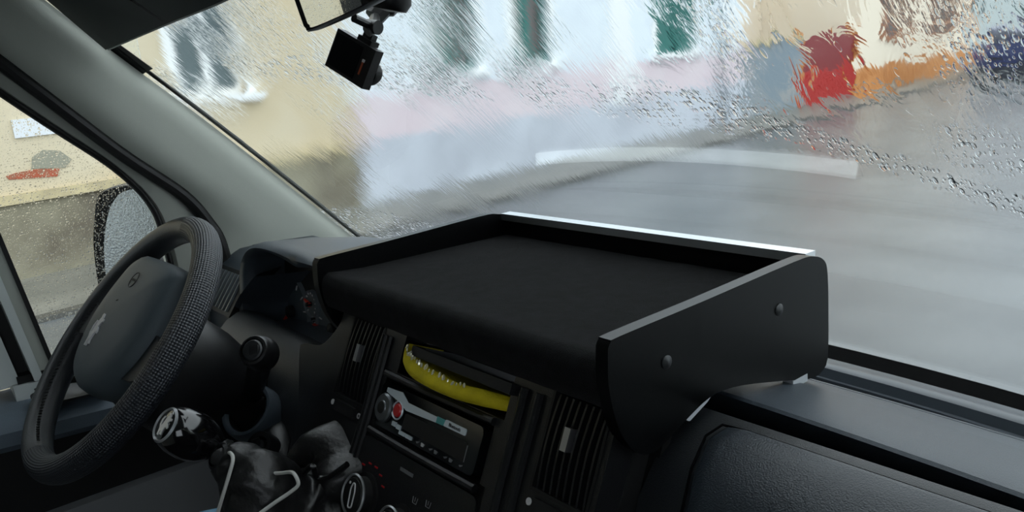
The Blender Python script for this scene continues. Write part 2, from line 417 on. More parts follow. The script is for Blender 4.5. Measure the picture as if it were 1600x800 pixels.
def house_body(parent, y0, y1, z1, bm_, rm='roof_tile'):
    b = MB(); b.box((-7, y0, ROAD), (-.28, y1, z1), wf); build('house_body', b, bm_, parent, smooth=None)
    b = MB(); b.prism([W(.45, y0, z1 - .05), W(.45, y0, z1 + .1), W(-3.4, y0, z1 + 1.9), W(-7.4, y0, z1 + .1), W(-7.4, y0, z1 - .05)], Vector((wallx(y1) - wallx(y0), y1 - y0, 0)))
    build('roof', b, rm, parent, smooth=None)

# beige house nearest on the left
h = thing('beige_house', W(0, 1, ROAD), 'beige plastered house with stained lower wall, nearest the van, beside its driver door', 'house')
win = (3.22, 4.08, -.03, 1.75); hh = [win, (-2.4, -1.4, -.03, 1.75)]
holed(MB_ := MB(), -8, 5.62, ROAD, 4.6, hh, lambda z: 1 if z < -.9 else 0, (-.9,)); build('wall', MB_, ['stucco_beige', 'stucco_stain'], h, smooth=None)
house_body(h, -8, 5.62, 4.6, 'stucco_beige')
for q in hh: house_window(h, q, 'surround', 'pane_grey', .12)
b = MB(); b.box((0, -8, -.96), (.06, 5.62, -.86), wf); build('ledge', b, 'stone_ledge', h, smooth=None)
b = MB(); b.prism([W(0, y, z) for y, z in ((1.22, -.70), (1.68, -.74), (1.72, -.66), (1.5, -.63), (1.3, -.64), (1.2, -.66))], (.012, 0, 0)); build('exposed_brick', b, 'brick', h, smooth=None)
b = MB(); b.prism([W(0, y, z) for y, z in ((1.45, -.62), (1.78, -.66), (1.86, -.58), (1.76, -.47), (1.6, -.44), (1.48, -.5))], (.010, 0, 0)); build('cement_patch', b, 'cement', h, smooth=None)
s = MB(); s.box((.004, 1.36, -.285), (.03, 1.80, -.095), wf); tag(build('wall_sign', s, 'enamel', smooth=None), 'blank white rectangular plate fixed high on the beige wall', 'sign')

# white and pink house
h = thing('white_pink_house', W(0, 11, ROAD), 'white house with a pink band, lilac plinth and teal shuttered windows', 'house')
wins = [(7.1, 8.1, -.04, 1.9), (8.95, 9.85, -.07, 1.9), (13.1, 14.55, -.09, 1.9)]
holed(MB_ := MB(), 5.66, 16.5, ROAD, 4.9, wins, lambda z: 2 if z < -.88 else (1 if z < -.22 else 0), (-.88, -.22)); build('wall', MB_, ['stucco_white', 'stucco_pink', 'plinth_lilac'], h, smooth=None)
house_body(h, 5.66, 16.5, 4.9, 'stucco_white')
house_window(h, wins[0], 'teal_wood', 'pane_pale', .16, mull=.16)
house_window(h, wins[1], 'teal_wood', 'pane_pale', .16, mull=.16)
house_window(h, wins[2], 'teal_wood', 'pane_grey', .16, [(13.2, 13.75), (13.95, 14.45)])
b = MB(); b.box((0, 11.55, ROAD + .9), (.07, 12.2, 4.85), wf); build('pilaster', b, 'surround', h, smooth=None)
b = MB(); b.box((0, 16.1, -.1), (.05, 16.5, 4.85), wf); build('corner_strip', b, 'surround', h, smooth=None)
b = MB(); b.tube([W(.12, 15.5, z) for z in (-1.7, -.5, 1., 4.8)], .06, 10); build('downpipe', b, 'gauge_ring', h)

# yard wall, red gate, cream house
h = thing('yard_wall', W(0, 18, ROAD), 'grey-blue rendered yard wall between white house and red gate', 'wall')
b = MB(); b.box((-.3, 16.54, ROAD), (0, 19.45, -.12), wf); build('wall', b, 'gate_grey', h, smooth=None)
b = MB(); b.box((-.36, 16.54, -.12), (.06, 19.45, -.02), wf); build('coping', b, 'stone_ledge', h, smooth=None)
h = thing('red_gate', W(0, 21, ROAD), 'bright red double garage gate with a darker red upper part', 'gate')
b = MB(); b.box((-.26, 19.62, ROAD), (-.06, 23.0, -.95), wf)
for k in range(1, 12): b.box((-.06, 19.62 + k * .28, ROAD + .1), (-.045, 19.66 + k * .28, -1.0), wf)
build('gate_leaf', b, 'red_gate', h, smooth=None)
b = MB(); b.box((-.26, 19.62, -.95), (-.08, 23.0, -.1), wf); build('upper_panel', b, 'red_gate_dark', h, smooth=None)
for y in (19.47, 23.02):
    b = MB(); b.box((-.3, y, ROAD), (0, y + .14, .05), wf); build('gate_post', b, 'plinth_orange', h, smooth=None)
h = thing('cream_house', W(0, 28, ROAD), 'cream house with an orange plinth and brown framed windows beyond the red gate', 'house')
wins = [(25.2, 26.9, -.24, 1.6), (29.3, 31.3, -.24, 1.6)]
holed(MB_ := MB(), 23.2, 33.4, ROAD, 5.0, wins, lambda z: 1 if z < -1.12 else 0, (-1.12,)); build('wall', MB_, ['stucco_cream', 'plinth_orange'], h, smooth=None)
house_body(h, 23.2, 33.4, 5.0, 'stucco_cream')
for q in wins: house_window(h, q, 'brown_wood', 'pane', 0.0)
for q in wins:
    b = MB(); b.box((0, q[0] - .25, q[2] - .12), (.1, q[1] + .25, q[2]), wf); b.box((0, q[0] - .25, q[2]), (.06, q[0], q[3] + .2), wf); b.box((0, q[1], q[2]), (.06, q[1] + .25, q[3] + .2), wf)
    build('window_surround', b, 'brown_wood', h, smooth=None)
b = MB(); b.box((0, 33.1, ROAD), (.08, 33.4, 5), wf); build('corner_strip', b, 'plinth_orange', h, smooth=None)
h = thing('back_house', W(-6, 20, ROAD), 'cream gable wall rising behind the grey-blue yard wall', 'house')
b = MB(); b.box((-9, 16.9, ROAD), (-3.2, 23.15, 4.2), wf); build('wall', b, 'stucco_cream', h, smooth=None)
b = MB(); b.prism([W(-2.9, 16.8, 4.2), W(-6.1, 16.8, 5.9), W(-9.3, 16.8, 4.2)], Vector((wallx(23.2) - wallx(16.8), 6.4, 0))); build('roof', b, 'roof_tile', h, smooth=None)
h = thing('grey_house', (-15, 50, ROAD), 'pale grey house closing the far end of the street', 'house')
b = MB(); b.box((-24, 46, ROAD), (-9, 56, 3.6)); build('wall', b, 'far_wall', h, smooth=None)
b = MB(); b.prism([(-24.5, 45.6, 3.6), (-8.5, 45.6, 3.6), (-16.5, 45.6, 7)], (0, 11, 0)); build('roof', b, 'roof_tile', h, smooth=None)
for x in (-19.5, -16.6, -13):
    b = MB(); b.box((x, 45.9, 0.2), (x + 1, 46.1, 1.8)); build('window', b, 'pane_grey', h, smooth=None)

# parked car
def car(loc, rz):
    t = thing('parked_car', loc, 'dark blue car parked at the kerb by the cream house', 'car', mtx=Matrix.Rotation(rz, 3, 'Z'))
    side = [(-2.0, .28), (-2.05, .55), (-2.0, .95), (-1.85, 1.05), (-1.55, 1.42), (-1.2, 1.52), (.1, 1.50), (.5, 1.40), (1.05, 1.0), (1.75, .88), (2.05, .72), (2.1, .40), (2.0, .26)]
    b = MB(); rows = []
    for wy, tuck in ((-.84, .0), (-.8, 0), (.8, 0), (.84, 0)):
        rows.append([Vector((wy * (.86 if z > 1.1 else 1.), y, z)) for y, z in side])
    b.grid(rows, closeu=True); b.poly(rows[0][::-1]); b.poly(rows[-1]); b.bevel(.04, 2, 25)
    build('car_body', b, 'car_paint', t, local=True)
    b = MB()
    b.box((-.62, -1.90, 1.08), (.62, -1.6, 1.36), lambda p: Vector((p.x, p.y + (p.z - 1.08) * .82 - .03, p.z))); build('rear_screen', b, 'car_glass', t, local=True, smooth=None)
    b = MB(); b.box((-.66, .62, 1.02), (.66, 1.04, 1.38), lambda p: Vector((p.x, p.y - (p.z - 1.02) * 1.1 + .06, p.z))); build('windscreen', b, 'car_glass', t, local=True, smooth=None)
    for sx in (-1, 1):
        b = MB(); b.prism([(sx * (.838 - max(0, z_ - 1.05) * .32), y_, z_) for y_, z_ in ((-1.40, 1.08), (.70, 1.08), (.34, 1.36), (-1.2, 1.37))], (sx * .012, 0, 0)); build('side_window', b, 'car_glass', t, local=True, smooth=None)
        b = MB(); b.box((sx * .82 - .06 if sx > 0 else -.82 - .04, -2.07, .72), (sx * .82 + .04 if sx > 0 else -.82 + .06, -1.98, .95)); build('tail_lamp', b, 'tail_red', t, local=True)
        for wy in (-1.25, 1.3):
            b = MB(); b.lathe([(.0, .0), (.18, .0), (.2, -.02), (.3, -.02), (.32, .02), (.32, .18), (.0, .18)], (sx * .86, wy, .32), (-sx, 0, 0)); wl = build('wheel', b, 'rubber', t, local=True)
            b = MB(); b.lathe([(0, -.005), (.19, -.005), (.2, -.025), (.19, .01)], (sx * .868, wy, .32), (-sx, 0, 0)); build('hub_cap', b, 'satin', t, local=True)
    b = MB(); b.box((-.8, -2.12, .32), (.8, -1.98, .55)); b.bevel(.03); build('bumper', b, 'car_dark', t, local=True)
    b = MB(); b.box((-.8, 2.0, .28), (.8, 2.14, .5)); b.bevel(.03); build('bumper', b, 'car_dark', t, local=True)
car((-10.0, 28.3, ROAD), math.radians(7))

# =================================================================== THE VAN: shell
def bow(x): q = (x + .69) / .81; return .0991 * q * q + .0657 * q ** 4
def ws_y(x, z): return .9347 - bow(x) - (z + .33) * .9564
XL, XR = -1.5, .12
def ws_edge(x):
    return max(-1.53, min(.15, x))
# windscreen: 5 mm laminated pane, wet on the outside
b = MB(); nx, nz = 48, 32
inn, out = [], []
for j in range(nz + 1):
    z = -.47 + (.30 + .47) * j / nz; ri, ro = [], []
    for i in range(nx + 1):
        x = -1.56 + (.18 + 1.56) * i / nx; y = ws_y(x, z)
        q = (x + .69) / .81; nrm = Vector(((.1982 * q + .2628 * q ** 3) / .81, 1, .9564)).normalized()
        p = Vector((x, y, z)); ri.append(p); ro.append(p + nrm * .005)
    inn.append(ri); out.append(ro)
uvl = b.bm.loops.layers.uv.new('UVMap')
Vi = b.grid(inn); nf = len(b.bm.faces); b.mi = 1; Vo = b.grid(out)
b.mi = 0
for k in range(nx):
    b.face([Vi[0][k], Vi[0][k + 1], Vo[0][k + 1], Vo[0][k]]); b.face([Vi[nz][k], Vi[nz][k + 1], Vo[nz][k + 1], Vo[nz][k]])
for k in range(nz):
    b.face([Vi[k][0], Vi[k + 1][0], Vo[k + 1][0], Vo[k][0]]); b.face([Vi[k][nx], Vi[k + 1][nx], Vo[k + 1][nx], Vo[k][nx]])
for f in b.bm.faces:
    for l in f.loops: l[uvl].uv = (l.vert.co.x, l.vert.co.z)
struct(build('window_1', b, ['glass', 'wet'], smooth=180, weld=False))

# A-pillar trim (left): strip between the windscreen edge and the door seal
EA = [(.90, -.46), (.774, -.332), (.545, -.093), (.361, .088), (.22, .23), (.10, .34)]
EB = [(.50, -.36), (.495, -.272), (.48, -.228), (.444, -.169), (.362, -.089), (.281, 0), (.208, .081), (.08, .22), (.0, .30)]
A_ = spline([(XL, y, z) for y, z in EA], 8); B_ = spline([(XL, y, z) for y, z in EB], 5)
def resample(pts, n):
    L = [0]
    for i in range(1, len(pts)): L.append(L[-1] + (pts[i] - pts[i - 1]).length)
    out = []; k = 0
    for i in range(n):
        d = L[-1] * i / (n - 1)
        while k < len(L) - 2 and L[k + 1] < d: k += 1
        t = (d - L[k]) / max(L[k + 1] - L[k], 1e-9); out.append(pts[k].lerp(pts[k + 1], t))
    return out
def pillar(name, sx=1, x0=0.):
    A = resample(A_, 40); B = resample(B_, 40); b = MB(); rows = []
    for a, c in zip(A, B):
        r = []
        for k in range(9):
            t = k / 8; p = a.lerp(c, t); bulge = .022 * (1 - (2 * t - 1) ** 4)
            p.x = XL + bulge; p.x = p.x * sx + x0; r.append(p)
        a2 = Vector((a.x * sx + x0 - .05 * sx, a.y, a.z)); c2 = Vector((c.x * sx + x0 - .05 * sx, c.y, c.z))
        rows.append([a2] + r + [c2])
    b.grid(rows, closeu=True); return struct(build(name, b, 'pillar'))
pillar('trim_1'); pillar('trim_2', -1, -1.38)
b = MB(); b.tube([Vector((p.x + .006, p.y + .006, p.z + .006)) for p in A_], .0045, 8); struct(build('trim_3', b, 'rubber'))
b = MB(); b.tube([Vector((p.x + .004, p.y - .006, p.z - .004)) for p in B_], .011, 10); struct(build('trim_4', b, 'rubber'))

# driver's door
C_ = spline([(.06, .17), (.13, .105), (.198, .033), (.265, -.034), (.33, -.097), (.368, -.145), (.387, -.182), (.396, -.22), (.40, -.30), (.40, -.43)] and [(XL, y, z) for y, z in [(.06, .17), (.13, .105), (.198, .033), (.265, -.034), (.33, -.097), (.368, -.145), (.387, -.182), (.396, -.22), (.40, -.30), (.40, -.43)]], 5)
d = thing('door_1', (XL, .1, -1.2), "driver's door with grey window frame and dark lower panel", 'door'); del d['label'], d['category']; d['kind'] = 'structure'
Bo = spline([(XL, y, z) for y, z in [(.0, .30), (.08, .22), (.208, .081), (.281, 0), (.362, -.089), (.444, -.169), (.48, -.228), (.495, -.272), (.50, -.36), (.50, -.46)]], 5)
A = resample(Bo, 40); Cc = resample(C_, 40); b = MB(); rows = []
for a, c in zip(A, Cc):
    r = []
    for t, dx in ((0, -.02), (.05, .0), (.5, .006), (.9, .0), (1, -.012), (1, -.05), (0, -.05)):
        p = a.lerp(c, t); p.x = XL - .004 + dx; r.append(p)
    rows.append(r)
b.grid(rows, closeu=True); build('window_frame', b, 'frame_grey', d)
b = MB(); b.tube([Vector((p.x - .012, p.y - .001, p.z - .002)) for p in C_], .006, 8); build('window_seal', b, 'rubber', d)
# rear edge of the pane: seal, two grey strips
def bar(y0, y1, x0, x1, ztop, zbot, sl=.14):
    b = MB(); zs = [zbot + (ztop - zbot) * k / 6 for k in range(7)]
    off = lambda z: -(z + .40) * sl
    b.grid([[Vector((x0, y0 + off(z), z)), Vector((x1, y0 + off(z), z)), Vector((x1, y1 + off(z), z)), Vector((x0, y1 + off(z), z))] for z in zs], closeu=True); return b
build('pane_seal', bar(.177, .184, XL - .03, XL + .002, .2, -.43), 'rubber', d)
build('frame_strip', bar(.160, .177, XL - .04, XL, .2, -.43), 'frame_grey', d)
build('frame_strip', bar(.147, .160, XL - .04, XL + .012, .2, -.43), 'frame_pale', d)
build('frame_gap', bar(.128, .147, XL - .05, XL - .02, .2, -.43), 'rubber', d)
build('rear_frame', bar(-.46, .128, XL - .05, XL, -.2, -.43), 'frame_pale', d)
b = MB(); b.box((XL - .04, .128, -.4305), (XL + .004, .5, -.418)); build('belt_seal', b, 'rubber', d, smooth=None)
b = MB(); b.box((XL - .05, .12, -.47), (XL + .012, .5, -.431)); b.bevel(.006); build('belt_ledge', b, 'frame_pale', d)
prof = [(-.05, -.44), (.0, -.452), (.05, -.458), (.075, -.466), (.085, -.478), (.083, -.500), (.07, -.512), (-.05, -.515)]
b = MB(); b.grid([[Vector((XL + x, y, z - (y - .1) * .06)) for x, z in prof] for y in (-.9, -.3, .05, .2, .35, .47)], closeu=True); build('armrest', b, 'door_top', d)
b = MB(); b.box((XL - .05, -.9, -.66), (XL + .03, .48, -.50)); build('door_panel', b, 'door_dark', d, smooth=None)
b = MB(); b.box((XL - .05, -.9, -1.2), (XL + .055, .48, -.645)); b.bevel(.02); build('door_pocket', b, 'door_pocket', d)
hp = P(122, 600, 'x', -1.44)
b = MB(); b.tube(spline([hp + Vector(q) for q in ((0, -.06, .006), (.0, -.03, .012), (.004, .01, .008), (.006, .03, -.002))], 5), [.006] * 16, 8, flat=.5); hd = build('door_handle', b, 'deep', d)
b = MB(); b.prism(rounded([hp + Vector(q) for q in ((-.03, -.07, -.006), (.03, -.06, -.012), (.03, .045, -.018), (-.03, .05, -.010))], .02), (0, 0, .004)); build('handle_recess', b, 'dash', d)
# door glass
b = MB(); uvl = b.bm.loops.layers.uv.new('UVMap')
b.mi = 0; b.box((XL - .026, -.9, -.44), (XL - .022, .42, .24))
for f in b.bm.faces:
    for l in f.loops: l[uvl].uv = (l.vert.co.y, l.vert.co.z)
    if f.calc_center_median().x < XL - .0255: f.material_index = 1
struct(build('window_2', b, ['glass', 'drops'], smooth=None))

# headliner, floor, bulkhead, passenger door
b = MB(); b.grid([[Vector((x, y, z)) for x in (-1.6, -1.2, -.69, -.2, .22)] for y, z in ((ws_y(-.69, .27), .27), (.2, .36), (0, .40), (-.95, .41))]); o = build('ceiling', b, 'headliner'); struct(o)
o.modifiers.new('s', 'SOLIDIFY').thickness = .03
b = MB(); b.box((-1.6, -.95, -1.25), (.22, .95, -1.2)); struct(build('floor', b, 'deep', smooth=None))
b = MB(); b.box((-1.6, -.98, -1.25), (.22, -.94, .42)); struct(build('wall_back', b, 'headliner', smooth=None))
b = MB(); b.box((.13, -.95, -1.2), (.2, .62, -.36)); b.box((.13, -.95, .22), (.2, .3, .42)); b.box((.13, .02, -.36), (.2, .62, .30)); b.box((.13, -.95, -.36), (.2, -.55, .22)); struct(build('door_2', b, 'door_dark', smooth=None))  # passenger door, out of view; window partly closed in to hold back light
b = MB(); b.mi = 0; b.box((-1.6, -.95, .18), (-1.53, .15, .42)); b.mi = 1; b.box((-1.6, -.95, -.43), (-1.535, -.46, .18)); struct(build('wall_left', b, ['pillar', 'door_dark'], smooth=None))

# =================================================================== DASHBOARD
D = thing('dashboard', (-.69, .5, -1.0), 'dark plastic van dashboard spanning the cab under the windscreen', 'dashboard')
def extr(prof, x0, x1, n=1, cap=True):
    b = MB(); xs = [x0 + (x1 - x0) * k / n for k in range(n + 1)]
    R = [[Vector((x, y, z)) for y, z in prof] for x in xs]
    V = b.grid(R, closeu=True)
    if cap: b.face(V[0][::-1]); b.face(V[-1])
    return b
DX0, DX1 = -1.49, .12
# core under everything (stays behind the fascia)
build('dash_core', extr([(.98, -.50), (.90, -.45), (.60, -.42), (.55, -.42), (.50, -.46), (.50, -.90), (.98, -.90)], -.96, DX1), 'deep', D)
build('dash_core', extr([(.90, -.50), (.84, -.45), (.72, -.41), (.62, -.40), (.62, -.90), (.90, -.90)], DX0, -.96), 'deep', D)
# windscreen foot: gasket, raised trim, groove, pad (profiles hold at x = -.40)
def curved(prof, n=20, x0=DX0, x1=DX1, k=1.):
    b = MB(); rows = []
    for i in range(n + 1):
        x = x0 + (x1 - x0) * i / n; c = (bow(-.40) - bow(x)) * k
        rows.append([Vector((x, y + c, z)) for y, z in prof])
    V = b.grid(rows, closeu=True); b.face(V[0][::-1]); b.face(V[-1]); return b
build('screen_gasket', curved([(1.02, -.440), (.958, -.412), (.952, -.4075), (.914, -.4105), (.914, -.45), (1.02, -.46)]), 'gasket', D)
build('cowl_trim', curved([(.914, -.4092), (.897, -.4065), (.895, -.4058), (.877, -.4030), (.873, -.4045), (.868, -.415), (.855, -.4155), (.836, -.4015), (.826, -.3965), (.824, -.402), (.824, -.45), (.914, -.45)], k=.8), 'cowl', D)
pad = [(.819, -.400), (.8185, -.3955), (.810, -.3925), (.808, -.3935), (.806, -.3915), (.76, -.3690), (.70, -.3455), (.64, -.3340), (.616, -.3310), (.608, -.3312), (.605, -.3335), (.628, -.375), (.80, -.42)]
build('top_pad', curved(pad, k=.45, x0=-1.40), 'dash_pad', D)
# passenger side: fascia and upper lid
fas = [(.575, -.42), (.570, -.36), (.5665, -.3295), (.5535, -.3305), (.530, -.3400), (.500, -.3570), (.476, -.385), (.461, -.425), (.455, -.50), (.455, -.90), (.575, -.90)]
build('fascia', extr(fas, -.466, DX1), 'dash', D)
lidp = [(.5500, -.3350), (.5490, -.3300), (.546, -.3300), (.530, -.3365), (.500, -.3535), (.474, -.382), (.457, -.424), (.450, -.46), (.448, -.52), (.448, -.60)]
b = MB(); rows = []
lk = [(1150, 649, .549), (1143, 648, .549), (1130, 651, .546), (1104, 673, .530), (1081, 711, .500), (1064, 765, .474), (1050, 815, .457)]
left = [P(u, v, 'y', y).x for u, v, y in lk]; left += [left[-1] + .004 * k for k in (1, 2, 3)]
for k in range(15):
    t = (k / 14) ** 1.8 if k else 0
    row = []
    for (y, z), lx in zip(lidp, left):
        dn = .006 if k == 0 else (.0012 if k == 1 else 0)
        row.append(Vector((lx + (DX1 - lx) * t, y + dn * .6, z - dn)))
    rows.append(row)
b.grid(rows); o = build('glove_lid', b, 'lid', D, smooth=60)
md = o.modifiers.new('s', 'SOLIDIFY'); md.thickness = .004; md.offset = 0
b = MB(); b.tube([Vector((DX1, .5510, -.3296)), Vector((left[1] + .016, .5510, -.3296)), Vector((left[1] + .004, .5500, -.3298))] + [Vector((lx - .0015, y + .0005, z + .0012)) for (y, z), lx in list(zip(lidp, left))[2:9]], .0013, 6); build('lid_seam', b, 'gasket', D)

# ---------------- centre stack, local frame S(x, s down the face, h out of the face)
AL = math.radians(64); SD = Vector((0, -math.cos(AL), -math.sin(AL))); SN = Vector((0, -math.sin(AL), math.cos(AL))); S0 = Vector((0, .425, -.29)); KS = 1.055
def S(x, s, h=0.): return (S0 + Vector((x, 0, 0)) + SD * s) * KS + SN * h
sf = lambda p: S(p.x, p.y, p.z)
holes = [(-.876, -.800, -.0125, .084), (-.757, -.567, -.0125, .031), (-.774, -.578, .040, .094), (-.513, -.442, -.0125, .076)]
X = sorted({-.905, -.436, *[h[0] for h in holes], *[h[1] for h in holes]}); Y = sorted({-.0135, .30, *[h[2] for h in holes], *[h[3] for h in holes]})
b = MB()
for i in range(len(X) - 1):
    for j in range(len(Y) - 1):
        xm, ym = (X[i] + X[i + 1]) / 2, (Y[j] + Y[j + 1]) / 2
        if any(h[0] < xm < h[1] and h[2] < ym < h[3] for h in holes): continue
        b.box((X[i], Y[j], -.03), (X[i + 1], Y[j + 1], 0), sf)
bmesh.ops.remove_doubles(b.bm, verts=b.bm.verts, dist=1e-6)
# drop the inner walls shared by neighbouring cells
seen = {}
for f in b.bm.faces:
    seen.setdefault(tuple(sorted(round(c, 5) for v in f.verts for c in v.co)), []).append(f)
bmesh.ops.delete(b.bm, geom=[f for k in seen.values() if len(k) > 1 for f in k], context='FACES_ONLY')
build('stack_panel', b, 'stack', D, smooth=20)
b = MB(); b.box((-.90, -.005, -.08), (-.438, .30, -.07), sf); build('stack_back', b, 'deep', D, smooth=None)
b = MB(); b.box((-.757, .031, -.07), (-.567, .040, -.002), sf); b.box((-.77, -.006, -.07), (-.757, .04, -.002), sf); b.box((-.567, -.006, -.07), (-.553, .04, -.002), sf); b.box((-.77, -.006, -.08), (-.55, .04, -.07), sf); build('pocket', b, 'deep', D, smooth=None)
# raised ribs either side of the middle panel
for xa, dz in ((-.786, .006), (-.797, .004), (-.548, .006), (-.528, .004)):
    b = MB(); sgn = -1 if xa < -.69 else 1
    b.tube([S(xa + sgn * .0 + sgn * .012 * max(0, (s_ - .09) / .2), s_, dz * .3) for s_ in [-.004 + .03 * k for k in range(10)]], .0045, 8); build('stack_rib', b, 'stack', D)
# horizontal ledges round the radio slot
for s_, hh_ in ((.0355, .002), (.099, .004)):
    b = MB(); b.tube([S(-.775, s_, hh_), S(-.69, s_ + .001, hh_), S(-.578, s_, hh_)], .0042, 8); build('stack_ledge', b, 'stack', D)
def vent(x0, x1, s0, s1):
    b = MB(); b.box((x0, s0, -.06), (x1, s1, -.05), sf)
    for q in ((x0, x0 + .003), (x1 - .003, x1)): b.box((q[0], s0, -.05), (q[1], s1, .001), sf)
    b.box((x0, s1 - .003, -.05), (x1, s1, .001), sf)
    v = build('air_vent', b, 'deep', D, smooth=None)
    n = 8
    for k in range(n):
        xx = x0 + .007 + (x1 - x0 - .014) * k / (n - 1)
        b = MB(); b.grid([[S(xx - .0012, s_, -.028 + .008 * math.sin(math.pi * (s_ - s0) / (s1 - s0))), S(xx + .0012, s_, -.028 + .008 * math.sin(math.pi * (s_ - s0) / (s1 - s0))), S(xx + .0012, s_, -.002 + .004 * math.sin(math.pi * (s_ - s0) / (s1 - s0))), S(xx - .0012, s_, -.002 + .004 * math.sin(math.pi * (s_ - s0) / (s1 - s0)))] for s_ in [s0 + .003 + (s1 - s0 - .006) * q / 6 for q in range(7)]], closeu=True)
        build('slat', b, 'stack', v)
    xm, sm = (x0 + x1) / 2 - .004, (s0 + s1) / 2 - .008
    b = MB(); b.box((xm - .0035, sm - .010, -.01), (xm + .0035, sm + .010, .006), sf); b.bevel(.002); build('slider', b, 'satin', v)
    # thumb wheel row below
    b = MB(); b.box((x0 + .012, s1 + .004, -.01), (x1 - .016, s1 + .017, .004), sf); b.bevel(.003); w_ = build('thumb_wheel', b, 'deep', D)
    b = MB(); b.lathe([(0, 0), (.0035, 0), (.0035, .001), (0, .001)], S(x0 + .004, s1 + .010, .0005), SN, 12); build('shutter_mark', b, 'white', D)
    b = MB(); b.lathe([(.0022, 0), (.0034, 0), (.0034, .001), (.0022, .001)], S(x1 - .008, s1 + .010, .0005), SN, 12); build('open_mark', b, 'white', D)
for h_ in (holes[0], holes[3]): vent(*h_)
# heating panel under the radio
b = MB(); b.prism(rounded([S(-.782, .106, 0), S(-.572, .106, 0), S(-.565, .27, 0), S(-.79, .27, 0)], .01), SN * .003); hv = build('heater_panel', b, 'stack', D)
def knob(x, s_, r):
    b = MB(); b.lathe([(0, .018), (r * .7, .018), (r * .78, .016), (r * .82, .004), (r, .003), (r, 0)], S(x, s_, .003), SN, 40); k = build('heater_knob', b, 'deep', D)
    b = MB(); b.lathe([(r * .80, .0165), (r * .86, .018), (r * .92, .0165), (r * .86, .014)], S(x, s_, .003), SN, 40); build('knob_ring', b, 'satin', k)
    b = MB(); pts = [S(x + dx, s_ + ds, .0215) for dx, ds in ((-.004, -.006), (-.0015, -.0125), (.002, -.0125), (.005, -.006), (.006, .012), (-.001, .014))]
    b.tube(rounded(pts, .006, 4), .0009, 6, closed=True); build('pointer', b, 'white', k)
    b = MB(); b.lathe([(0, 0), (.0016, 0), (.0016, .0008), (0, .0008)], S(x - .008, s_ - .011, .0213), SN, 10); build('knob_dot', b, 'white', k)
knob(-.75, .166, .026); knob(-.675, .172, .024); knob(-.60, .166, .024)
b = MB()
for k in range(5):
    a = math.radians(35 + 22 * k); b.box((-.75 + .034 * math.cos(a) - .003, .166 - .034 * math.sin(a) - .0008, .003), (-.75 + .034 * math.cos(a) + .003, .166 - .034 * math.sin(a) + .0008, .0036), sf)
build('temperature_arc', b, 'redgloss', D, smooth=None)
for x, s_ in ((-.662, .140), (-.640, .136)):
    b = MB(); b.tube([S(x - .004, s_ - .003, .0035), S(x - .003, s_ + .003, .0035), S(x + .003, s_ + .003, .0035), S(x + .004, s_ - .003, .0035)], .0005, 5); b.tube([S(x, s_ - .003, .0035), S(x, s_ + .001, .0035)], .0005, 5); build('airflow_mark', b, 'dim_print', D)
b = MB(); b.box((-.70, .118, .003), (-.676, .1215, .0036), sf); build('heater_print', b, 'dim_print', D, smooth=None)

# wing between stack and instrument side
b = MB(); b.prism(spline([S(-.905, -.006), S(-.907, .003), S(-.918, .02), S(-.94, .038), S(-.985, .046), S(-.99, .06), S(-.95, .14), S(-.94, .30), S(-.90, .30)], 4), -SN * .10); build('stack_wing', b, 'dash', D, smooth=50)

# ---------------- instrument side
# binnacle hood
lip = spline([(-1.345, .455, -.335), (-1.350, .462, -.300), (-1.335, .468, -.268), (-1.295, .472, -.249), (-1.22, .476, -.245), (-1.15, .480, -.249), (-1.07, .484, -.256), (-.99, .49, -.270), (-.965, .492, -.30)], 6)
b = MB(); rows = []
for p in lip:
    q = Vector((p.x, p.y, p.z)); inset = Vector((-1.16 - p.x, 0, -.30 - p.z)).normalized()
    back = Vector((p.x + (-1.16 - p.x) * .10, .66, p.z - .022 - .01 * abs(p.x + 1.16)))
    rows.append([back, q.lerp(back, .5) + Vector((0, 0, .006)), q + Vector((0, .02, .002)), q + Vector((0, .004, 0)), q + inset * .008 + Vector((0, -.002, 0)), q + inset * .020 + Vector((0, .003, 0)), q + inset * .024 + Vector((0, .02, 0)), back + inset * .02])
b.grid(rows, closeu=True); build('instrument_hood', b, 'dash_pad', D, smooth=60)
# binnacle bowl: recess wall left and floor
rim = [P(u, v, 'y', yy) for u, v, yy in ((398, 432, .455), (383, 450, .45), (368, 474, .445), (358, 498, .44), (360, 516, .437), (385, 522, .437), (430, 537, .44), (470, 552, .443), (505, 565, .446), (560, 590, .45))]
rim = spline(rim, 5)
b = MB(); rows = []
for i, p in enumerate(rim):
    t = i / (len(rim) - 1)
    inn_ = Vector((max(p.x + .05, -1.30), .53, max(p.z + .012 * (t > .4), -.405)))
    outv = Vector((-.008, .03, -.02)) if t > .42 else Vector((-.03, .03, .0))
    rows.append([p + outv + Vector((0, .03, 0)), p + outv * .4, p, p.lerp(inn_, .25) + Vector((.004, 0, .0)), p.lerp(inn_, .6) + Vector((.004, 0, 0)), inn_])
b.grid(rows); build('binnacle_bowl', b, 'dash_pad', D, smooth=60)
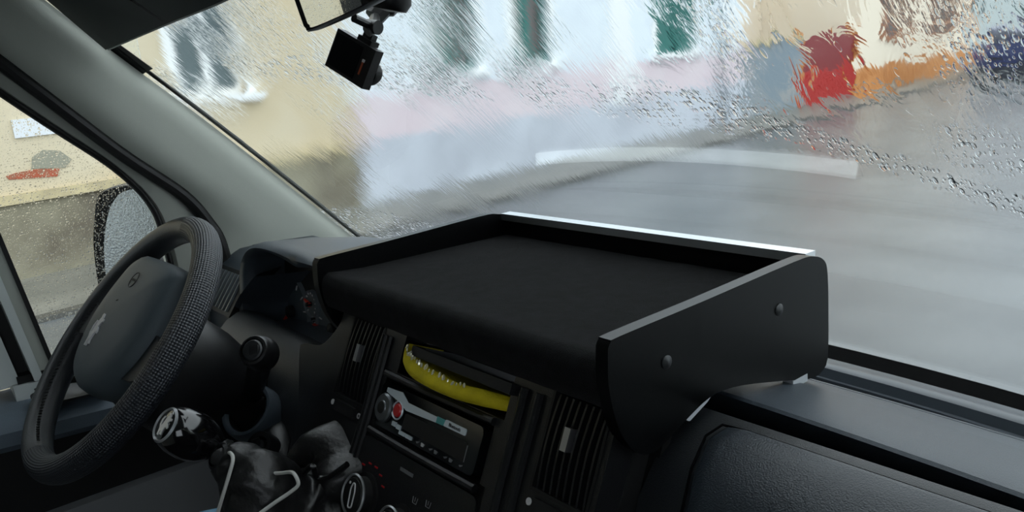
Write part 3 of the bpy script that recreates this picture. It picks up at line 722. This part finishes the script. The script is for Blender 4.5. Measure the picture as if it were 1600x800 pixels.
# instrument face
b = MB(); b.prism(rounded([Vector((-1.315, .532, -.27)), Vector((-.97, .532, -.27)), Vector((-.97, .515, -.43)), Vector((-1.315, .515, -.43))], .03), (0, .02, 0)); cl = build('instrument_cluster', b, 'deep', D)
def gauge(cx_, cz_, r, ang, cy_=.523):
    ax = Vector((0, -1, .1)).normalized(); o = Vector((cx_, cy_, cz_))
    b = MB(); b.lathe([(0, .004), (r * .92, .004), (r * .93, .0), (0, 0)], o, ax, 40); build('gauge_face', b, 'gauge', cl)
    b = MB(); b.lathe([(r * .93, 0), (r * .93, .006), (r, .008), (r * 1.03, .0)], o, ax, 40); build('gauge_ring', b, 'gauge_ring', cl)
    b = MB(); e2 = ax.cross(Vector((1, 0, 0))).normalized(); e2 = e2 if e2.z > 0 else -e2
    for k in range(11):
        a = math.radians(225 - 27 * k); dr = Vector((1, 0, 0)) * math.cos(a) + e2 * math.sin(a); b.tube([o + ax * .0055 + dr * r * .72, o + ax * .0055 + dr * r * .86], .0012, 5)
    build('gauge_ticks', b, 'white', cl)
    a = math.radians(ang); dr = Vector((1, 0, 0)) * math.cos(a) + e2 * math.sin(a)
    b = MB(); b.tube([o + ax * .009 - dr * r * .12, o + ax * .009 + dr * r * .75], [.004, .0018], 8); build('needle', b, 'red', cl)
    b = MB(); b.lathe([(0, .016), (r * .16, .014), (r * .17, .005)], o, ax, 20); build('needle_hub', b, 'deep', cl)
gauge(-1.285, -.372, .062, 215); gauge(-1.13, -.372, .062, 215)
for cx_, cz_ in ((-1.205, -.395), (-1.205, -.345)): gauge(cx_, cz_, .022, 160)
b = MB()
for k, (u, v) in enumerate(((494, 512), (505, 518), (517, 523))): b.box((P(u, v, 'y', .515).x - .006, .512, P(u, v, 'y', .515).z - .006), (P(u, v, 'y', .515).x + .006, .517, P(u, v, 'y', .515).z + .006))
build('warning_lamps', b, 'red', cl, smooth=None)
# lower panel under the binnacle, rounded top
lp = [(.47, -.388), (.452, -.381), (.44, -.383), (.42, -.392), (.395, -.415), (.375, -.45), (.365, -.50), (.362, -.60), (.362, -.90), (.47, -.90)]
b = MB(); rows = []
for k in range(9):
    x = -1.33 + (-.925 + 1.33) * k / 8; dz = -.015 * (x + 1.33) / .4 - .02 * max(0, (x + 1.10)) ; rows.append([Vector((x, y + .012 * (k / 8), z + dz + .022 if z > -.6 else z)) for y, z in lp])
V = b.grid(rows, closeu=True); b.face(V[0][::-1]); b.face(V[-1]); build('lower_panel', b, 'dash', D, smooth=60)
# left end block with its vents
le = [(.66, -.29), (.56, -.283), (.52, -.287), (.485, -.305), (.455, -.345), (.445, -.40), (.44, -.90), (.66, -.90)]
build('dash_end', extr(le, -1.495, -1.335, 4), 'dash_pad', D, )
c0 = Vector((-1.42, .462, -.338)); e1 = Vector((1, 0, 0)); e2 = Vector((0, .6, .8)).normalized(); en = e1.cross(e2)
b = MB(); fr_ = lambda p: c0 + e1 * p.x + e2 * p.y + en * p.z
b.box((-.06, -.045, -.01), (.07, .035, .004), fr_); b.bevel(.012, 3); v = build('side_vent', b, 'deep', D)
for k in range(7):
    b = MB(); b.box((-.045 + .016 * k, -.038, .004), (-.041 + .016 * k, .028, .008), fr_); build('slat', b, 'gauge_ring', v, smooth=None)
b = MB(); b.box((-1.455, .53, -.2865), (-1.36, .56, -.281)); v = build('demist_vent', b, 'deep', D, smooth=None)
for k in range(6):
    b = MB(); b.box((-1.452 + .016 * k, .53, -.283), (-1.448 + .016 * k, .56, -.278)); build('slat', b, 'dash_pad', v, smooth=None)

# column shroud
WC = Vector((-1.18, .229, -.319)); WA = math.radians(46.6); WN = Vector((0, -math.sin(WA), math.cos(WA))); WU = Vector((0, math.cos(WA), math.sin(WA)))
b = MB(); rows = []
for dpt, sx_, sy_, oy in ((-.015, .05, .05, .01), (-.02, .075, .07, .005), (-.05, .088, .082, 0), (-.11, .088, .084, -.005), (-.17, .080, .076, -.01), (-.26, .075, .07, -.02)):
    rows.append([WC + WN * dpt + Vector((1, 0, 0)) * sx_ * math.copysign(abs(math.cos(a)) ** .6, math.cos(a)) + WU * (oy + sy_ * math.copysign(abs(math.sin(a)) ** .6, math.sin(a))) for a in [2 * math.pi * k / 28 for k in range(28)]])
V = b.grid(rows, closeu=True); b.face(V[0]); b.face(V[-1]); build('column_shroud', b, 'stack', D, smooth=60)

# cup holder and power socket
co_ = P(385, 640, 'y', .345); ca = Vector((.35, -.62, .70)).normalized()
b = MB(); b.lathe([(.0305, -.004), (.033, .002), (.0375, .002), (.040, -.004), (.041, -.02), (.036, -.07), (.030, -.10), (.0, -.10)], co_, ca, 40); ch = build('cup_holder', b, 'dash_pad', D, smooth=50)
b = MB(); b.lathe([(.0305, -.004), (.029, -.06), (.0, -.06)], co_, ca, 40); build('cup_well', b, 'deep', ch)
cs = P(405, 697, 'y', .335)
b = MB(); b.lathe([(.0, -.012), (.012, -.012), (.013, .002), (.019, .003), (.021, -.004), (.021, -.03)], cs, ca, 32); so = build('power_socket', b, 'stack', D)
b = MB(); b.lathe([(0, .001), (.008, .001), (.010, -.003), (.0105, -.012)], cs, ca, 24); b.box((cs.x - .001, cs.y - .008, cs.z - .004), (cs.x + .001, cs.y + .002, cs.z + .012)); build('socket_plug', b, 'capgrey', so)
b = MB(); b.tube(spline([co_ - ca * .06 + Vector((.02, .03, 0)), co_ - ca * .08, cs - ca * .045, cs - ca * .045 + Vector((0, .02, -.10))], 5), [.036] * 16, 20); build('holder_console', b, 'stack', D)

# =================================================================== THINGS IN THE CAB
# ---- dash shelf
T = thing('dash_shelf', (-.71, .59, -.345), 'black felt-lined shelf tray with lacquered side boards standing on the dashboard', 'shelf')
ol = [(.434, -.229), (.432, -.259), (.438, -.294), (.450, -.319), (.467, -.334), (.487, -.336), (.513, -.327), (.540, -.317), (.568, -.312), (.607, -.317), (.669, -.333), (.720, -.347), (.742, -.347), (.755, -.335), (.757, -.29), (.756, -.244), (.750, -.227), (.730, -.218), (.695, -.216), (.555, -.220), (.449, -.222), (.438, -.224)]
for xa, xb in ((-.462, -.448), (-.986, -.972)):
    b = MB(); b.prism(spline([(xa, y, z) for y, z in ol] + [(xa, *ol[0])], 3)[:-1], (xb - xa, 0, 0)); b.bevel(.003, 3, 40); sb = build('side_board', b, 'gloss_black', T, smooth=30)
    b = MB(); outer = xb if xa > -.7 else xa
    sgn = 1 if xa > -.7 else -1
    for cy_, cz_ in ((.502, -.261), (.668, -.258)):
        b = MB(); b.lathe([(.0062, -.0004), (.0062, .0009), (.0050, .0018), (.0, .0022)], (outer, cy_, cz_), (sgn, 0, 0), 20); build('screw_cap', b, 'capgrey', sb)
# felt board: slab with a rolled front edge
fp = [(.742, -.252), (.60, -.250), (.50, -.248), (.462, -.245), (.448, -.243), (.440, -.247), (.436, -.256), (.436, -.275), (.440, -.287), (.450, -.292), (.60, -.292), (.742, -.294)]
b = MB(); rows = []
for k in range(25):
    x = -.972 + .510 * k / 24
    rows.append([Vector((x, y, z + .0012 * noise.noise(Vector((x * 30, y * 20, 0))))) for y, z in fp])
V = b.grid(rows, closeu=True); b.face(V[0][::-1]); b.face(V[-1]); build('felt_tray', b, 'felt', T, smooth=60)
b = MB(); b.box((-.972, .742, -.296), (-.462, .754, -.229)); build('back_board', b, 'gloss_black', T, smooth=None)
b = MB(); b.box((-.972, .738, -.229), (-.462, .756, -.219)); b.bevel(.0045, 4); build('rail', b, 'alu', T)
b = MB(); b.prism(rounded([(-.461, y, z) for y, z in ((.525, -.3235), (.552, -.3145), (.562, -.3125), (.556, -.3165), (.530, -.3265))], .002), (.012, 0, 0)); build('foot_pad', b, 'clear_pad', T)
b = MB(); b.box((-.460, .690, -.3480), (-.4475, .716, -.3400)); b.bevel(.001); build('foot_pad', b, 'clear_pad', T)

# ---- steering wheel
WM3 = basis(Vector((1, 0, 0)), WU, WN)
T = thing('steering_wheel', WC, 'large black leather steering wheel with perforated grip in front of the instruments', 'steering wheel', mtx=WM3)
def rim_arc(a0, a1, n, mt, name, tr=.0185, r=.18):
    b = MB(); uvl = b.bm.loops.layers.uv.new('UVMap'); seg = 24; V = []
    for i in range(n + 1):
        a = a0 + (a1 - a0) * i / n
        V.append([b.v(((r + tr * math.cos(q)) * math.cos(a), (r + tr * math.cos(q)) * math.sin(a), tr * 1.08 * math.sin(q))) for q in [2 * math.pi * k / seg for k in range(seg)]])
    for i in range(n):
        for k in range(seg):
            f = b.face([V[i][k], V[i + 1][k], V[i + 1][(k + 1) % seg], V[i][(k + 1) % seg]])
            for l, (ii, kk) in zip(f.loops, ((i, k), (i + 1, k), (i + 1, k + 1), (i, k + 1))): l[uvl].uv = ((a0 + (a1 - a0) * ii / n) / (2 * math.pi) * 1.4, kk / seg * 1.4)
    b.face(V[0][::-1]); b.face(V[-1]); return build(name, b, mt, T, local=True, smooth=60, weld=False)
R_ = math.radians
rim1 = rim_arc(R_(92), R_(-95), 80, 'perf', 'rim_grip'); rim2 = rim_arc(R_(92), R_(265), 70, 'leather', 'rim')
b = MB()
for k in range(46):
    a = R_(170 + 2.0 * k); b.tube([(.163 * math.cos(a), .163 * math.sin(a), .009), (.163 * math.cos(a + .018), .163 * math.sin(a + .018), .013)], .0009, 5)
build('stitching', b, 'deep', rim2, local=True)
# hub pad
hub = [(-.070, .122), (.070, .122), (.100, .098), (.112, .035), (.100, -.020), (.062, -.062), (0, -.078), (-.062, -.062), (-.100, -.020), (-.112, .035), (-.100, .098)]
ho = spline([(x, y, 0) for x, y in hub] + [(hub[0][0], hub[0][1], 0)], 5)[:-1]; hc = Vector((0, .025, 0))
b = MB(); rows = []
for f_, zz in ((.90, -.035), (.97, -.03), (1., -.012), (.995, .004), (.97, .014), (.90, .022), (.7, .029), (.4, .033), (.05, .034)):
    rows.append([hc + (p - hc) * f_ + Vector((0, 0, zz)) for p in ho])
V = b.grid(rows, closeu=True); b.face(V[0]); b.face(V[-1]); hubo = build('airbag_pad', b, 'airbag', T, local=True, smooth=60)
def hz(x, y):
    return .0292 + .004 * (1 - min(1, (x * x + (y - .025) ** 2) / .004))
for sx in (-1, 1):
    b = MB(); b.tube(spline([(sx * .062, .06, .0262), (sx * .066, .02, .0268), (sx * .058, -.02, .0262), (sx * .045, -.048, .0215)], 6), .0016, 6); build('pad_seam', b, 'deep', hubo, local=True)
for sx in (-1, 1):
    b = MB(); b.grid([[Vector((sx * x, y0, z0)), Vector((sx * x, y1, z0)), Vector((sx * x, y1, z1)), Vector((sx * x, y0, z1))] for x, y0, y1, z0, z1 in ((.09, -.035, .04, -.025, .004), (.12, -.030, .030, -.02, .004), (.148, -.022, .022, -.014, .006), (.17, -.028, .024, -.012, .01))], closeu=True); b.bevel(.004, 2, 50); build('spoke', b, 'stack', T, local=True)
# badge ring with lettering, rampant lion
b = MB(); b.lathe([(.0105, 0), (.0112, .0008), (.012, 0)], (.0, .080, .0318), (0, .03, 1), 32); build('badge_ring', b, 'deep', hubo, local=True)
build('badge_lettering', text_mb('AIRBAG', .0045, (0, .080, .0322), Vector((1, 0, 0)), Vector((0, 1, 0))), 'deep', hubo, local=True, smooth=None)
lion = [(-.0045, -.017), (-.001, -.017), (-.0012, -.011), (.0015, -.0085), (.002, -.0145), (.0055, -.0145), (.0045, -.008), (.0055, -.003), (.0075, -.001), (.0115, -.003), (.0125, -.0005), (.0085, .003), (.006, .004), (.0085, .0085), (.0125, .0100), (.0115, .0128), (.0075, .0125), (.0055, .0105), (.0062, .0145), (.004, .0180), (.000, .0185), (-.002, .0165), (-.0005, .0140), (-.003, .0105), (-.0045, .0030), (-.0050, -.003), (-.0085, -.0015), (-.0105, .004), (-.0085, .009), (-.0105, .0105), (-.013, .0045), (-.0115, -.003), (-.0075, -.007), (-.0060, -.011)]
lr = Matrix.Rotation(R_(7), 3, 'Z')
b = MB(); b.prism([lr @ Vector((x * 1.05, y * 1.35, 0)) + Vector((-.012, -.002, .0325)) for x, y in lion], (0, 0, .003)); build('lion_emblem', b, 'emblem', hubo, local=True, smooth=None)
b = MB(); b.tube([(-.009, .045, .0333), (-.004, .047, .0336)], .0008, 5); build('pad_mark', b, 'deep', hubo, local=True)

# ---- gear lever
kc = P(298, 680, 'x', -.915); nk = P(348, 716, 'x', -.885); bs = P(405, 770, 'x', -.865)
ax = (kc - nk).normalized(); ba = P(266, 671, 'x', -.93)
T = thing('gear_lever', bs + Vector((0, .05, -.06)), 'black gear lever with glossy round knob and wrinkled leather gaiter', 'gear lever')
kax = Vector((.10, -.72, .66)).normalized()
b = MB(); b.lathe([(.0, .034), (.017, .034), (.0215, .031), (.026, .020), (.0285, .004), (.0275, -.010), (.0225, -.024), (.0150, -.034), (.0125, -.040), (.0125, -.052), (0, -.052)], kc, kax, 40); kn = build('knob', b, 'knob', T, smooth=50)
b = MB(); b.lathe([(.0165, .0335), (.0185, .0358), (.0205, .0335), (.0185, .032)], kc, kax, 36); build('badge_ring', b, 'satin', kn)
q1 = (Vector((1, 0, 0)) - kax * kax.x).normalized(); q2 = kax.cross(q1); q2 = q2 if q2.z > 0 else -q2; q1 = q2.cross(kax)
b = MB(); b.prism([kc + kax * .0342 + q1 * x * .75 + q2 * y * .75 for x, y in lion], kax * .0012); build('lion_emblem', b, 'emblem', kn, smooth=None)
b = MB(); b.tube([kc - kax * .045, nk, nk.lerp(bs, .2)], [.0125, .0135, .0145], 20); b.lathe([(.0125, 0), (.016, .003), (.016, .010), (.0125, .013)], nk - kax * .004, kax, 24); build('lever_collar', b, 'stack', T)
b = MB(); rows = []
gp = spline([nk + kax * .004, nk.lerp(bs, .35) + Vector((.0, 0, .006)), nk.lerp(bs, .75) + Vector((.005, .005, .0)), bs + Vector((0, .012, -.03)), bs + Vector((0, .05, -.07))], 7)
gr = [.017 + (.075 - .017) * (k / (len(gp) - 1)) ** 1.15 for k in range(len(gp))]
for i, p in enumerate(gp):
    t_ = (gp[min(i + 1, len(gp) - 1)] - gp[max(i - 1, 0)]).normalized(); e1_ = (Vector((1, 0, 0)) - t_ * t_.x).normalized(); e2_ = t_.cross(e1_)
    row = []
    for k in range(40):
        a = 2 * math.pi * k / 40; dr = e1_ * math.cos(a) + e2_ * math.sin(a)
        wr = 1 + .10 * noise.noise(Vector((math.cos(a) * 2, math.sin(a) * 2, i * .35))) + .05 * math.sin(5 * a + i * .6)
        row.append(p + dr * gr[i] * wr)
    rows.append(row)
b.grid(rows, closeu=True); build('gaiter', b, 'gaiter', T, smooth=80)
# second leather gaiter round the console foot
b = MB()
g2 = [(462, 800, .33), (455, 742, .34), (470, 690, .355), (490, 668, .37), (515, 672, .38), (545, 700, .385), (540, 740, .36), (520, 800, .34)]
pts = [P(u, v, 'y', yy) for u, v, yy in g2]; cen = sum(pts, Vector()) / len(pts)
pp = spline(pts, 6); rows = []
for f_, out_ in ((1.03, .05), (1.0, .005), (.92, -.012), (.7, -.022), (.4, -.018), (.05, -.012)):
    rows.append([cen + (p - cen) * f_ + Vector((.1, 1, 0)) * out_ + Vector((0, 1, 0)) * .004 * noise.noise(p * 60 + Vector((0, 0, f_ * 3))) for p in pp])
V = b.grid(rows); o = build('console_gaiter', b, 'gaiter', D, smooth=80)
b = MB(); b.tube(spline([P(u, v, 'y', yy) for u, v, yy in ((470, 745, .325), (488, 728, .33), (496, 746, .335), (515, 745, .345), (543, 725, .36))], 5), .0035, 8); build('gaiter_fold', b, 'gaiter', D)

# ---- face mask with white loops hanging from the lever
T = thing('face_mask', P(330, 800, 'x', -.865), 'pale blue face mask hanging by white ear loops on the gear lever', 'face mask')
b = MB(); b.tube(spline([P(u, v, 'x', xx) for u, v, xx in ((340, 802, -.858), (348, 775, -.852), (358, 742, -.848), (364, 718, -.850), (360, 708, -.865), (352, 709, -.885))], 6), .0021, 8); build('ear_loop', b, 'cord', T)
b = MB(); b.tube(spline([P(u, v, 'x', xx) for u, v, xx in ((420, 740, -.842), (440, 739, -.825), (455, 738, -.80), (462, 744, -.79), (466, 757, -.785), (455, 768, -.79), (430, 785, -.80), (405, 803, -.81))], 6), .0021, 8); build('ear_loop', b, 'cord', T)
p0, p1 = P(312, 799, 'x', -.868), P(342, 793, 'x', -.858)
b = MB(); dn = Vector((0, .01, -.09)); rows = []
for k in range(5):
    f_ = k / 4; rows.append([p0 + dn * f_, p0.lerp(p1, .33) + dn * f_ + Vector((0, -.004 * (k % 2), 0)), p0.lerp(p1, .66) + dn * f_ - Vector((0, .004 * (k % 2), 0)), p1 + dn * f_])
b.grid(rows); o = build('mask_panel', b, 'mask_blue', T); o.modifiers.new('s', 'SOLIDIFY').thickness = .002

# ---- round-capped tube standing in the cup holder
tc_ = P(399, 549, 'y', .325); tb = P(395, 612, 'y', .368); ta = Vector((.50, -.60, .52)).normalized()
T = thing('capped_tube', tb, 'short black tube with a round ribbed end cap standing in the cup holder', 'tube')
b = MB(); b.tube(spline([tb - ca * .02, tb, tb.lerp(tc_, .55) + Vector((0, .006, 0)), tc_ - ta * .012, tc_ - ta * .004], 6), [.0150] * 25, 24); build('tube_body', b, 'stack', T)
b = MB(); b.lathe([(.0195, -.024), (.0215, -.020), (.0215, -.010), (.0205, -.006), (.0195, -.002), (.0195, .002), (.0175, .006), (.0145, .007), (.0135, .004), (.0, .004)], tc_, ta, 36); cp = build('end_cap', b, 'plastic_black', T)
b = MB(); b.lathe([(.0128, .004), (.0128, .0075), (.011, .009), (0, .0095)], tc_, ta, 32); build('button', b, 'capgrey', cp)

# ---- car radio
T = thing('car_radio', S(-.676, .066, -.02), 'black car radio with round silver volume knob in the dash slot', 'radio')
RX0, RX1, RS0, RS1 = -.768, -.584, .0435, .0905
def RU(u, v, h=0.): return S(RX0 + (RX1 - RX0) * u, RS0 + (RS1 - RS0) * v, h)
b = MB(); b.prism(rounded([RU(0, .0, -.03), RU(1, .0, -.03), RU(1, 1, -.03), RU(0, 1, -.03)], .008), SN * .036); b.bevel(.0015, 2, 50); fc = build('fascia', b, 'gloss_screen', T)
b = MB(); b.prism([RU(.16, .08, .006), RU(.22, .06, .006), RU(.30, .22, .006), RU(.60, .22, .006), RU(.60, .34, .006), RU(.46, .37, .006), RU(.30, .40, .006), RU(.22, .30, .006), RU(.06, .20, .006), RU(.06, .1, .006)], SN * .001); build('silver_trim', b, 'radio_silver', T, smooth=None)
b = MB(); b.prism([RU(.60, .20, .006), RU(.68, .20, .006), RU(.67, .33, .006), RU(.60, .34, .006)], SN * .001); build('teal_trim', b, 'teal', T, smooth=None)
b = MB(); b.prism(rounded([RU(.68, .18, .006), RU(.87, .18, .006), RU(.87, .32, .006), RU(.67, .33, .006)], .002), SN * .001); bp = build('name_plate', b, 'radio_silver', T, smooth=None)
build('lettering', text_mb('Bluetooth', .0052, RU(.77, .255, .0072), Vector((1, 0, 0)), -SD, .0002), 'deep', bp, smooth=None)
b = MB(); b.prism(rounded([RU(.30, .46, .006), RU(.90, .42, .006), RU(.90, .82, .006), RU(.30, .80, .006)], .003), SN * .0006); build('display', b, 'deep', T, smooth=None)
b = MB(); r = .0165; b.lathe([(0, .006), (r * .45, .006), (r * .5, .005), (r * .88, .005), (r, .003), (r, 0)], RU(.085, .56, .006), SN, 36); vk = build('volume_knob', b, 'knob_grey', T)
b = MB(); b.lathe([(0, .001), (r * .40, .001), (r * .43, .0)], RU(.085, .56, .0118), SN, 24); build('knob_cap', b, 'deep', vk)
b = MB(); b.lathe([(.0, .002), (.0065, .002), (.008, .0)], RU(.215, .48, .006), SN, 20); build('red_key', b, 'redgloss', T)
b = MB(); b.lathe([(.009, 0), (.010, .0015), (.011, 0)], RU(.215, .48, .006), SN, 24); build('key_ring', b, 'radio_silver', T)
for u0, v0, u1, v1 in ((.20, .74, .245, .84), (.25, .76, .295, .86), (.29, .86, .355, .94), (.36, .86, .425, .94)):
    b = MB(); b.prism(rounded([RU(u0, v0, .006), RU(u1, v0, .006), RU(u1, v1, .006), RU(u0, v1, .006)], .001), SN * .0015); build('key', b, 'radio_silver', T)
for k, u in enumerate((.47, .52, .60, .65, .74, .79, .88)):
    b = MB(); b.prism([RU(u, .87, .006), RU(u + .03, .88, .006), RU(u + .022, .94, .006), RU(u + .004, .94, .006)] if k % 2 else [RU(u, .90, .006), RU(u + .028, .87, .006), RU(u + .026, .90, .006), RU(u + .01, .93, .006)], SN * .0012); build('key', b, 'white' if k == 1 else 'dim_print', T, smooth=None)
b = MB(); b.box((RX0 + .905 * .184, RS0 + .022, .006), (RX0 + .910 * .184, RS0 + .038, .0068), sf); build('display_mark', b, 'dim_print', T, smooth=None)

# ---- things in the pocket above the radio
T = thing('yellow_pouch', S(-.66, .028, -.03), 'bright yellow cloth pouch with a shiny beaded edge in the pocket above the radio', 'pouch')
top = spline([S(-.746, -.004, .002), S(-.735, .004, .006), S(-.70, .010, .010), S(-.64, .014, .011), S(-.60, .011, .006), S(-.568, .010, -.008)], 6)
bot = spline([S(-.744, .006, .004), S(-.732, .020, .010), S(-.70, .0275, .014), S(-.64, .029, .015), S(-.60, .0265, .008), S(-.568, .023, -.006)], 6)
b = MB(); rows = []
for a, c in zip(top, bot):
    m_ = a.lerp(c, .5)
    rows.append([a - SN * .05, a - SN * .004, a, a.lerp(c, .3) + SN * .003, m_ + SN * .004, a.lerp(c, .8) + SN * .003, c, c - SN * .01, c - SN * .05])
b.grid(rows); b.bm.faces.ensure_lookup_table(); build('pouch_body', b, 'yellow', T, smooth=80)
b = MB()
for k in range(22):
    t = .10 + .58 * k / 21
    t += .012 * (random.random() - .5); i = int(t * (len(top) - 1)); p = top[i].lerp(top[min(i + 1, len(top) - 1)], t * (len(top) - 1) - i) + SN * .002 + SD * (-.001 + .004 * random.random())
    r = .0010 + .0012 * random.random(); a = random.random() * 2 - 1
    b.lathe([(0, r * 2.2), (r * .9, r * 1.2), (r, 0), (r * .8, -r * 1.2), (0, -r * 2)], p, SD + Vector((.4 * a, 0, 0)), 5)
build('beaded_edge', b, 'bead', T, smooth=None)
b = MB(); b.box((-.733, -.004, -.055), (-.563, .0065, .006), sf); b.bevel(.0015); tag(build('black_box', b, 'card'), 'flat black box lying on the yellow pouch in the dash pocket', 'box')

# ---- sun visor and sticker
ve = spline([P(165, 78, 'x', -1.462), P(258, 38, 'y', .375), P(350, 0, 'y', .405), Vector((-1.02, .425, .128)), Vector((-.93, .43, .14))], 6)
b = MB(); rows = []
up_ = Vector((0, -.66, .75)).normalized()
for p in ve: rows.append([p, p + Vector((0, .012, .006)), p + Vector((0, .012, .006)) + up_ * .19, p + up_ * .19])
V = b.grid(rows, closeu=True); b.face(V[0][::-1]); b.face(V[-1])
T = thing('sun_visor', (-1.2, .35, .085), 'dark green-black sun visor folded down above the driver at the windscreen', 'sun visor')
build('visor_body', b, 'visor', T)
b = MB(); b.tube([p - up_ * .001 + Vector((0, .004, .002)) for p in ve], .0022, 8); build('edge_piping', b, 'visor_edge', T)
b = MB(); b.tube([P(205, 0, 'y', .30), P(252, 32, 'y', .352)], .0018, 6); build('visor_seam', b, 'deep', T)
q = [(170, 77), (188, 70), (239, 107), (222, 116)]
def on_ws(u, v):
    d_ = ray(u, v); lo, hi = 1e-5, .003
    for _ in range(50):
        m_ = (lo + hi) / 2; p = d_ * m_
        if p.y < ws_y(p.x, p.z): lo = m_
        else: hi = m_
    return d_ * lo * .999
b = MB(); b.prism([on_ws(*a) for a in q], Vector((0, -.0006, -.0006))); tag(build('screen_sticker', b, 'sticker', smooth=None), 'small dark sticker strip on the windscreen beside the left pillar', 'sticker')

# ---- rear-view mirror
mc = Vector((-.680, .385, .102))
T = thing('rear_view_mirror', mc, 'black framed rear-view mirror above the dash camera', 'mirror', mtx=(Matrix.Rotation(R_(7), 3, 'Z') @ Matrix.Rotation(R_(-6), 3, 'Y') @ Matrix.Rotation(R_(6), 3, 'X')))
mo = spline([(x, 0, z) for x, z in ((-.112, .03), (-.108, .036), (0, .042), (.108, .036), (.114, .028), (.112, -.02), (.10, -.031), (.02, -.040), (-.09, -.044), (-.104, -.040), (-.107, -.03), (-.112, .03))], 5)[:-1]
b = MB(); rows = []
for f_, yy in ((.93, -.003), (.97, -.006), (1, -.003), (1, .006), (.9, .02), (.5, .032), (.05, .035)): rows.append([Vector((p.x * f_, yy, p.z * f_)) for p in mo])
V = b.grid(rows, closeu=True); b.face(V[0]); b.face(V[-1]); build('mirror_housing', b, 'plastic_black', T, local=True, smooth=60)
b = MB(); b.prism([Vector((p.x * .93, -.0036, p.z * .93)) for p in mo], (0, .0003, 0)); build('mirror_glass', b, 'mirror', T, local=True, smooth=None)
b = MB(); b.tube(spline([(.01, .03, 0), (.015, .05, .01), (.01, .07, .05), (.0, .06, .11)], 5), [.012] * 16, 12); build('mirror_arm', b, 'plastic_black', T, local=True)

# ---- dash camera
cxv, cyv, czv = Vector((.876, .173, -.450)), Vector((-.292, .933, -.21)), Vector((.384, .315, .868))
T = thing('dash_camera', (-.8195, .439, .021), 'black dash camera hanging below the mirror on a suction mount', 'camera', mtx=basis(cxv, cyv, czv))
b = MB(); b.box((-.032, 0, -.0217), (.032, .012, .0217)); b.bevel(.003, 3); build('camera_body', b, 'plastic_black', T, local=True)
b = MB(); b.box((-.029, -.0008, -.018), (.014, .001, .018)); build('screen', b, 'gloss_screen', T, local=True, smooth=None)
b = MB(); b.lathe([(.013, 0), (.013, .008), (.010, .013), (.0, .014)], (.020, .012, -.006), (0, 1, 0), 28); build('lens', b, 'deep', T, local=True)
b = MB(); b.box((.0195, -.001, -.010), (.0215, .001, .006)); build('indicator', b, 'amber', T, local=True, smooth=None)
b = MB(); b.box((.0195, -.0014, .004), (.0225, .001, .007)); b.bevel(.0005); build('indicator_lamp', b, 'white', T, local=True, smooth=None)
b = MB(); b.box((-.004, .004, .0217), (.018, .016, .027)); b.box((.0, .006, .027), (.014, .014, .033)); b.bevel(.001); build('mount_shoe', b, 'plastic_black', T, local=True)
j0 = P(573, 50, 'y', .447); j1 = P(583, 42, 'y', .455); j2 = P(553, 28, 'y', .43); sc = P(586, 27, 'y', .50)
b = MB(); b.tube([j0, j1], .006, 12); b.tube([j1, j2], .0045, 10); b.lathe([(.0, -.008), (.0075, -.008), (.0075, .008), (0, .008)], j1, Vector((1, .2, -.2)), 16); build('mount_arm', b, 'plastic_black', T)
sw = on_ws(606, 8); sax = Vector((0, .73, .68))
b = MB(); b.lathe([(.0, -.03), (.012, -.03), (.013, -.016), (.017, -.012), (.018, -.003), (.021, 0.), (.0, 0.)], sc + sax * .03, Vector((.1, .73, .68)), 8); b.tube([j1, sc], .006, 10); build('suction_mount', b, 'plastic_black', T)
b = MB(); pc = P(610, -4, 'y', .45); b.lathe([(0, -.014), (.018, -.012), (.022, -.004), (.02, .01), (0, .012)], pc, (.2, .2, 1), 16); build('mount_clamp', b, 'plastic_black', T)

# ---- outside mirror
mo = [P(u, v, 'x', -1.80) for u, v in ((152, 310), (163, 298), (190, 290), (225, 288), (250, 300), (262, 340), (262, 400), (255, 450), (240, 480), (200, 490), (165, 478), (154, 440), (148, 370))]
nm = Vector((.80, -.58, -.05)).normalized(); mcn = sum(mo, Vector()) / len(mo)
def onm(u, v, o=0.): return PP(u, v, mcn + nm * o, nm)
px_h = [(149, 340), (152, 312), (165, 298), (195, 290), (235, 289), (268, 300), (280, 340), (280, 400), (270, 455), (240, 482), (200, 488), (165, 476), (154, 440), (147, 380)]
px_g = [(166, 350), (172, 326), (184, 306), (200, 297), (228, 296), (258, 305), (270, 340), (270, 400), (260, 450), (236, 474), (200, 478), (176, 466), (166, 430), (163, 385)]
T = thing('door_mirror', mcn + Vector((0, 0, -.12)), 'rain-speckled outside mirror in a black housing beyond the driver window', 'mirror')
h0 = spline([onm(*p) for p in px_h] + [onm(*px_h[0])], 4)[:-1]; hcn = sum(h0, Vector()) / len(h0)
b = MB(); rows = []
for f_, o_ in ((.93, .0), (1.0, .004), (1.02, -.01), (1.0, -.04), (.85, -.08), (.4, -.11), (.05, -.115)): rows.append([hcn + (p - hcn) * f_ + nm * o_ for p in h0])
V = b.grid(rows, closeu=True); b.face(V[-1]); b.face(V[0]); build('mirror_housing', b, 'rubber', T, smooth=60)
g0 = spline([onm(*p, .005) for p in px_g] + [onm(*px_g[0], .005)], 4)[:-1]
b = MB(); b.prism(g0, nm * .002); build('mirror_glass', b, 'wet_mirror', T, smooth=None)
b = MB(); b.tube([hcn - nm * .05, hcn - nm * .05 + Vector((.10, .03, -.06)), Vector((XL - .06, .45, -.40))], .022, 12); build('mirror_arm', b, 'rubber', T)
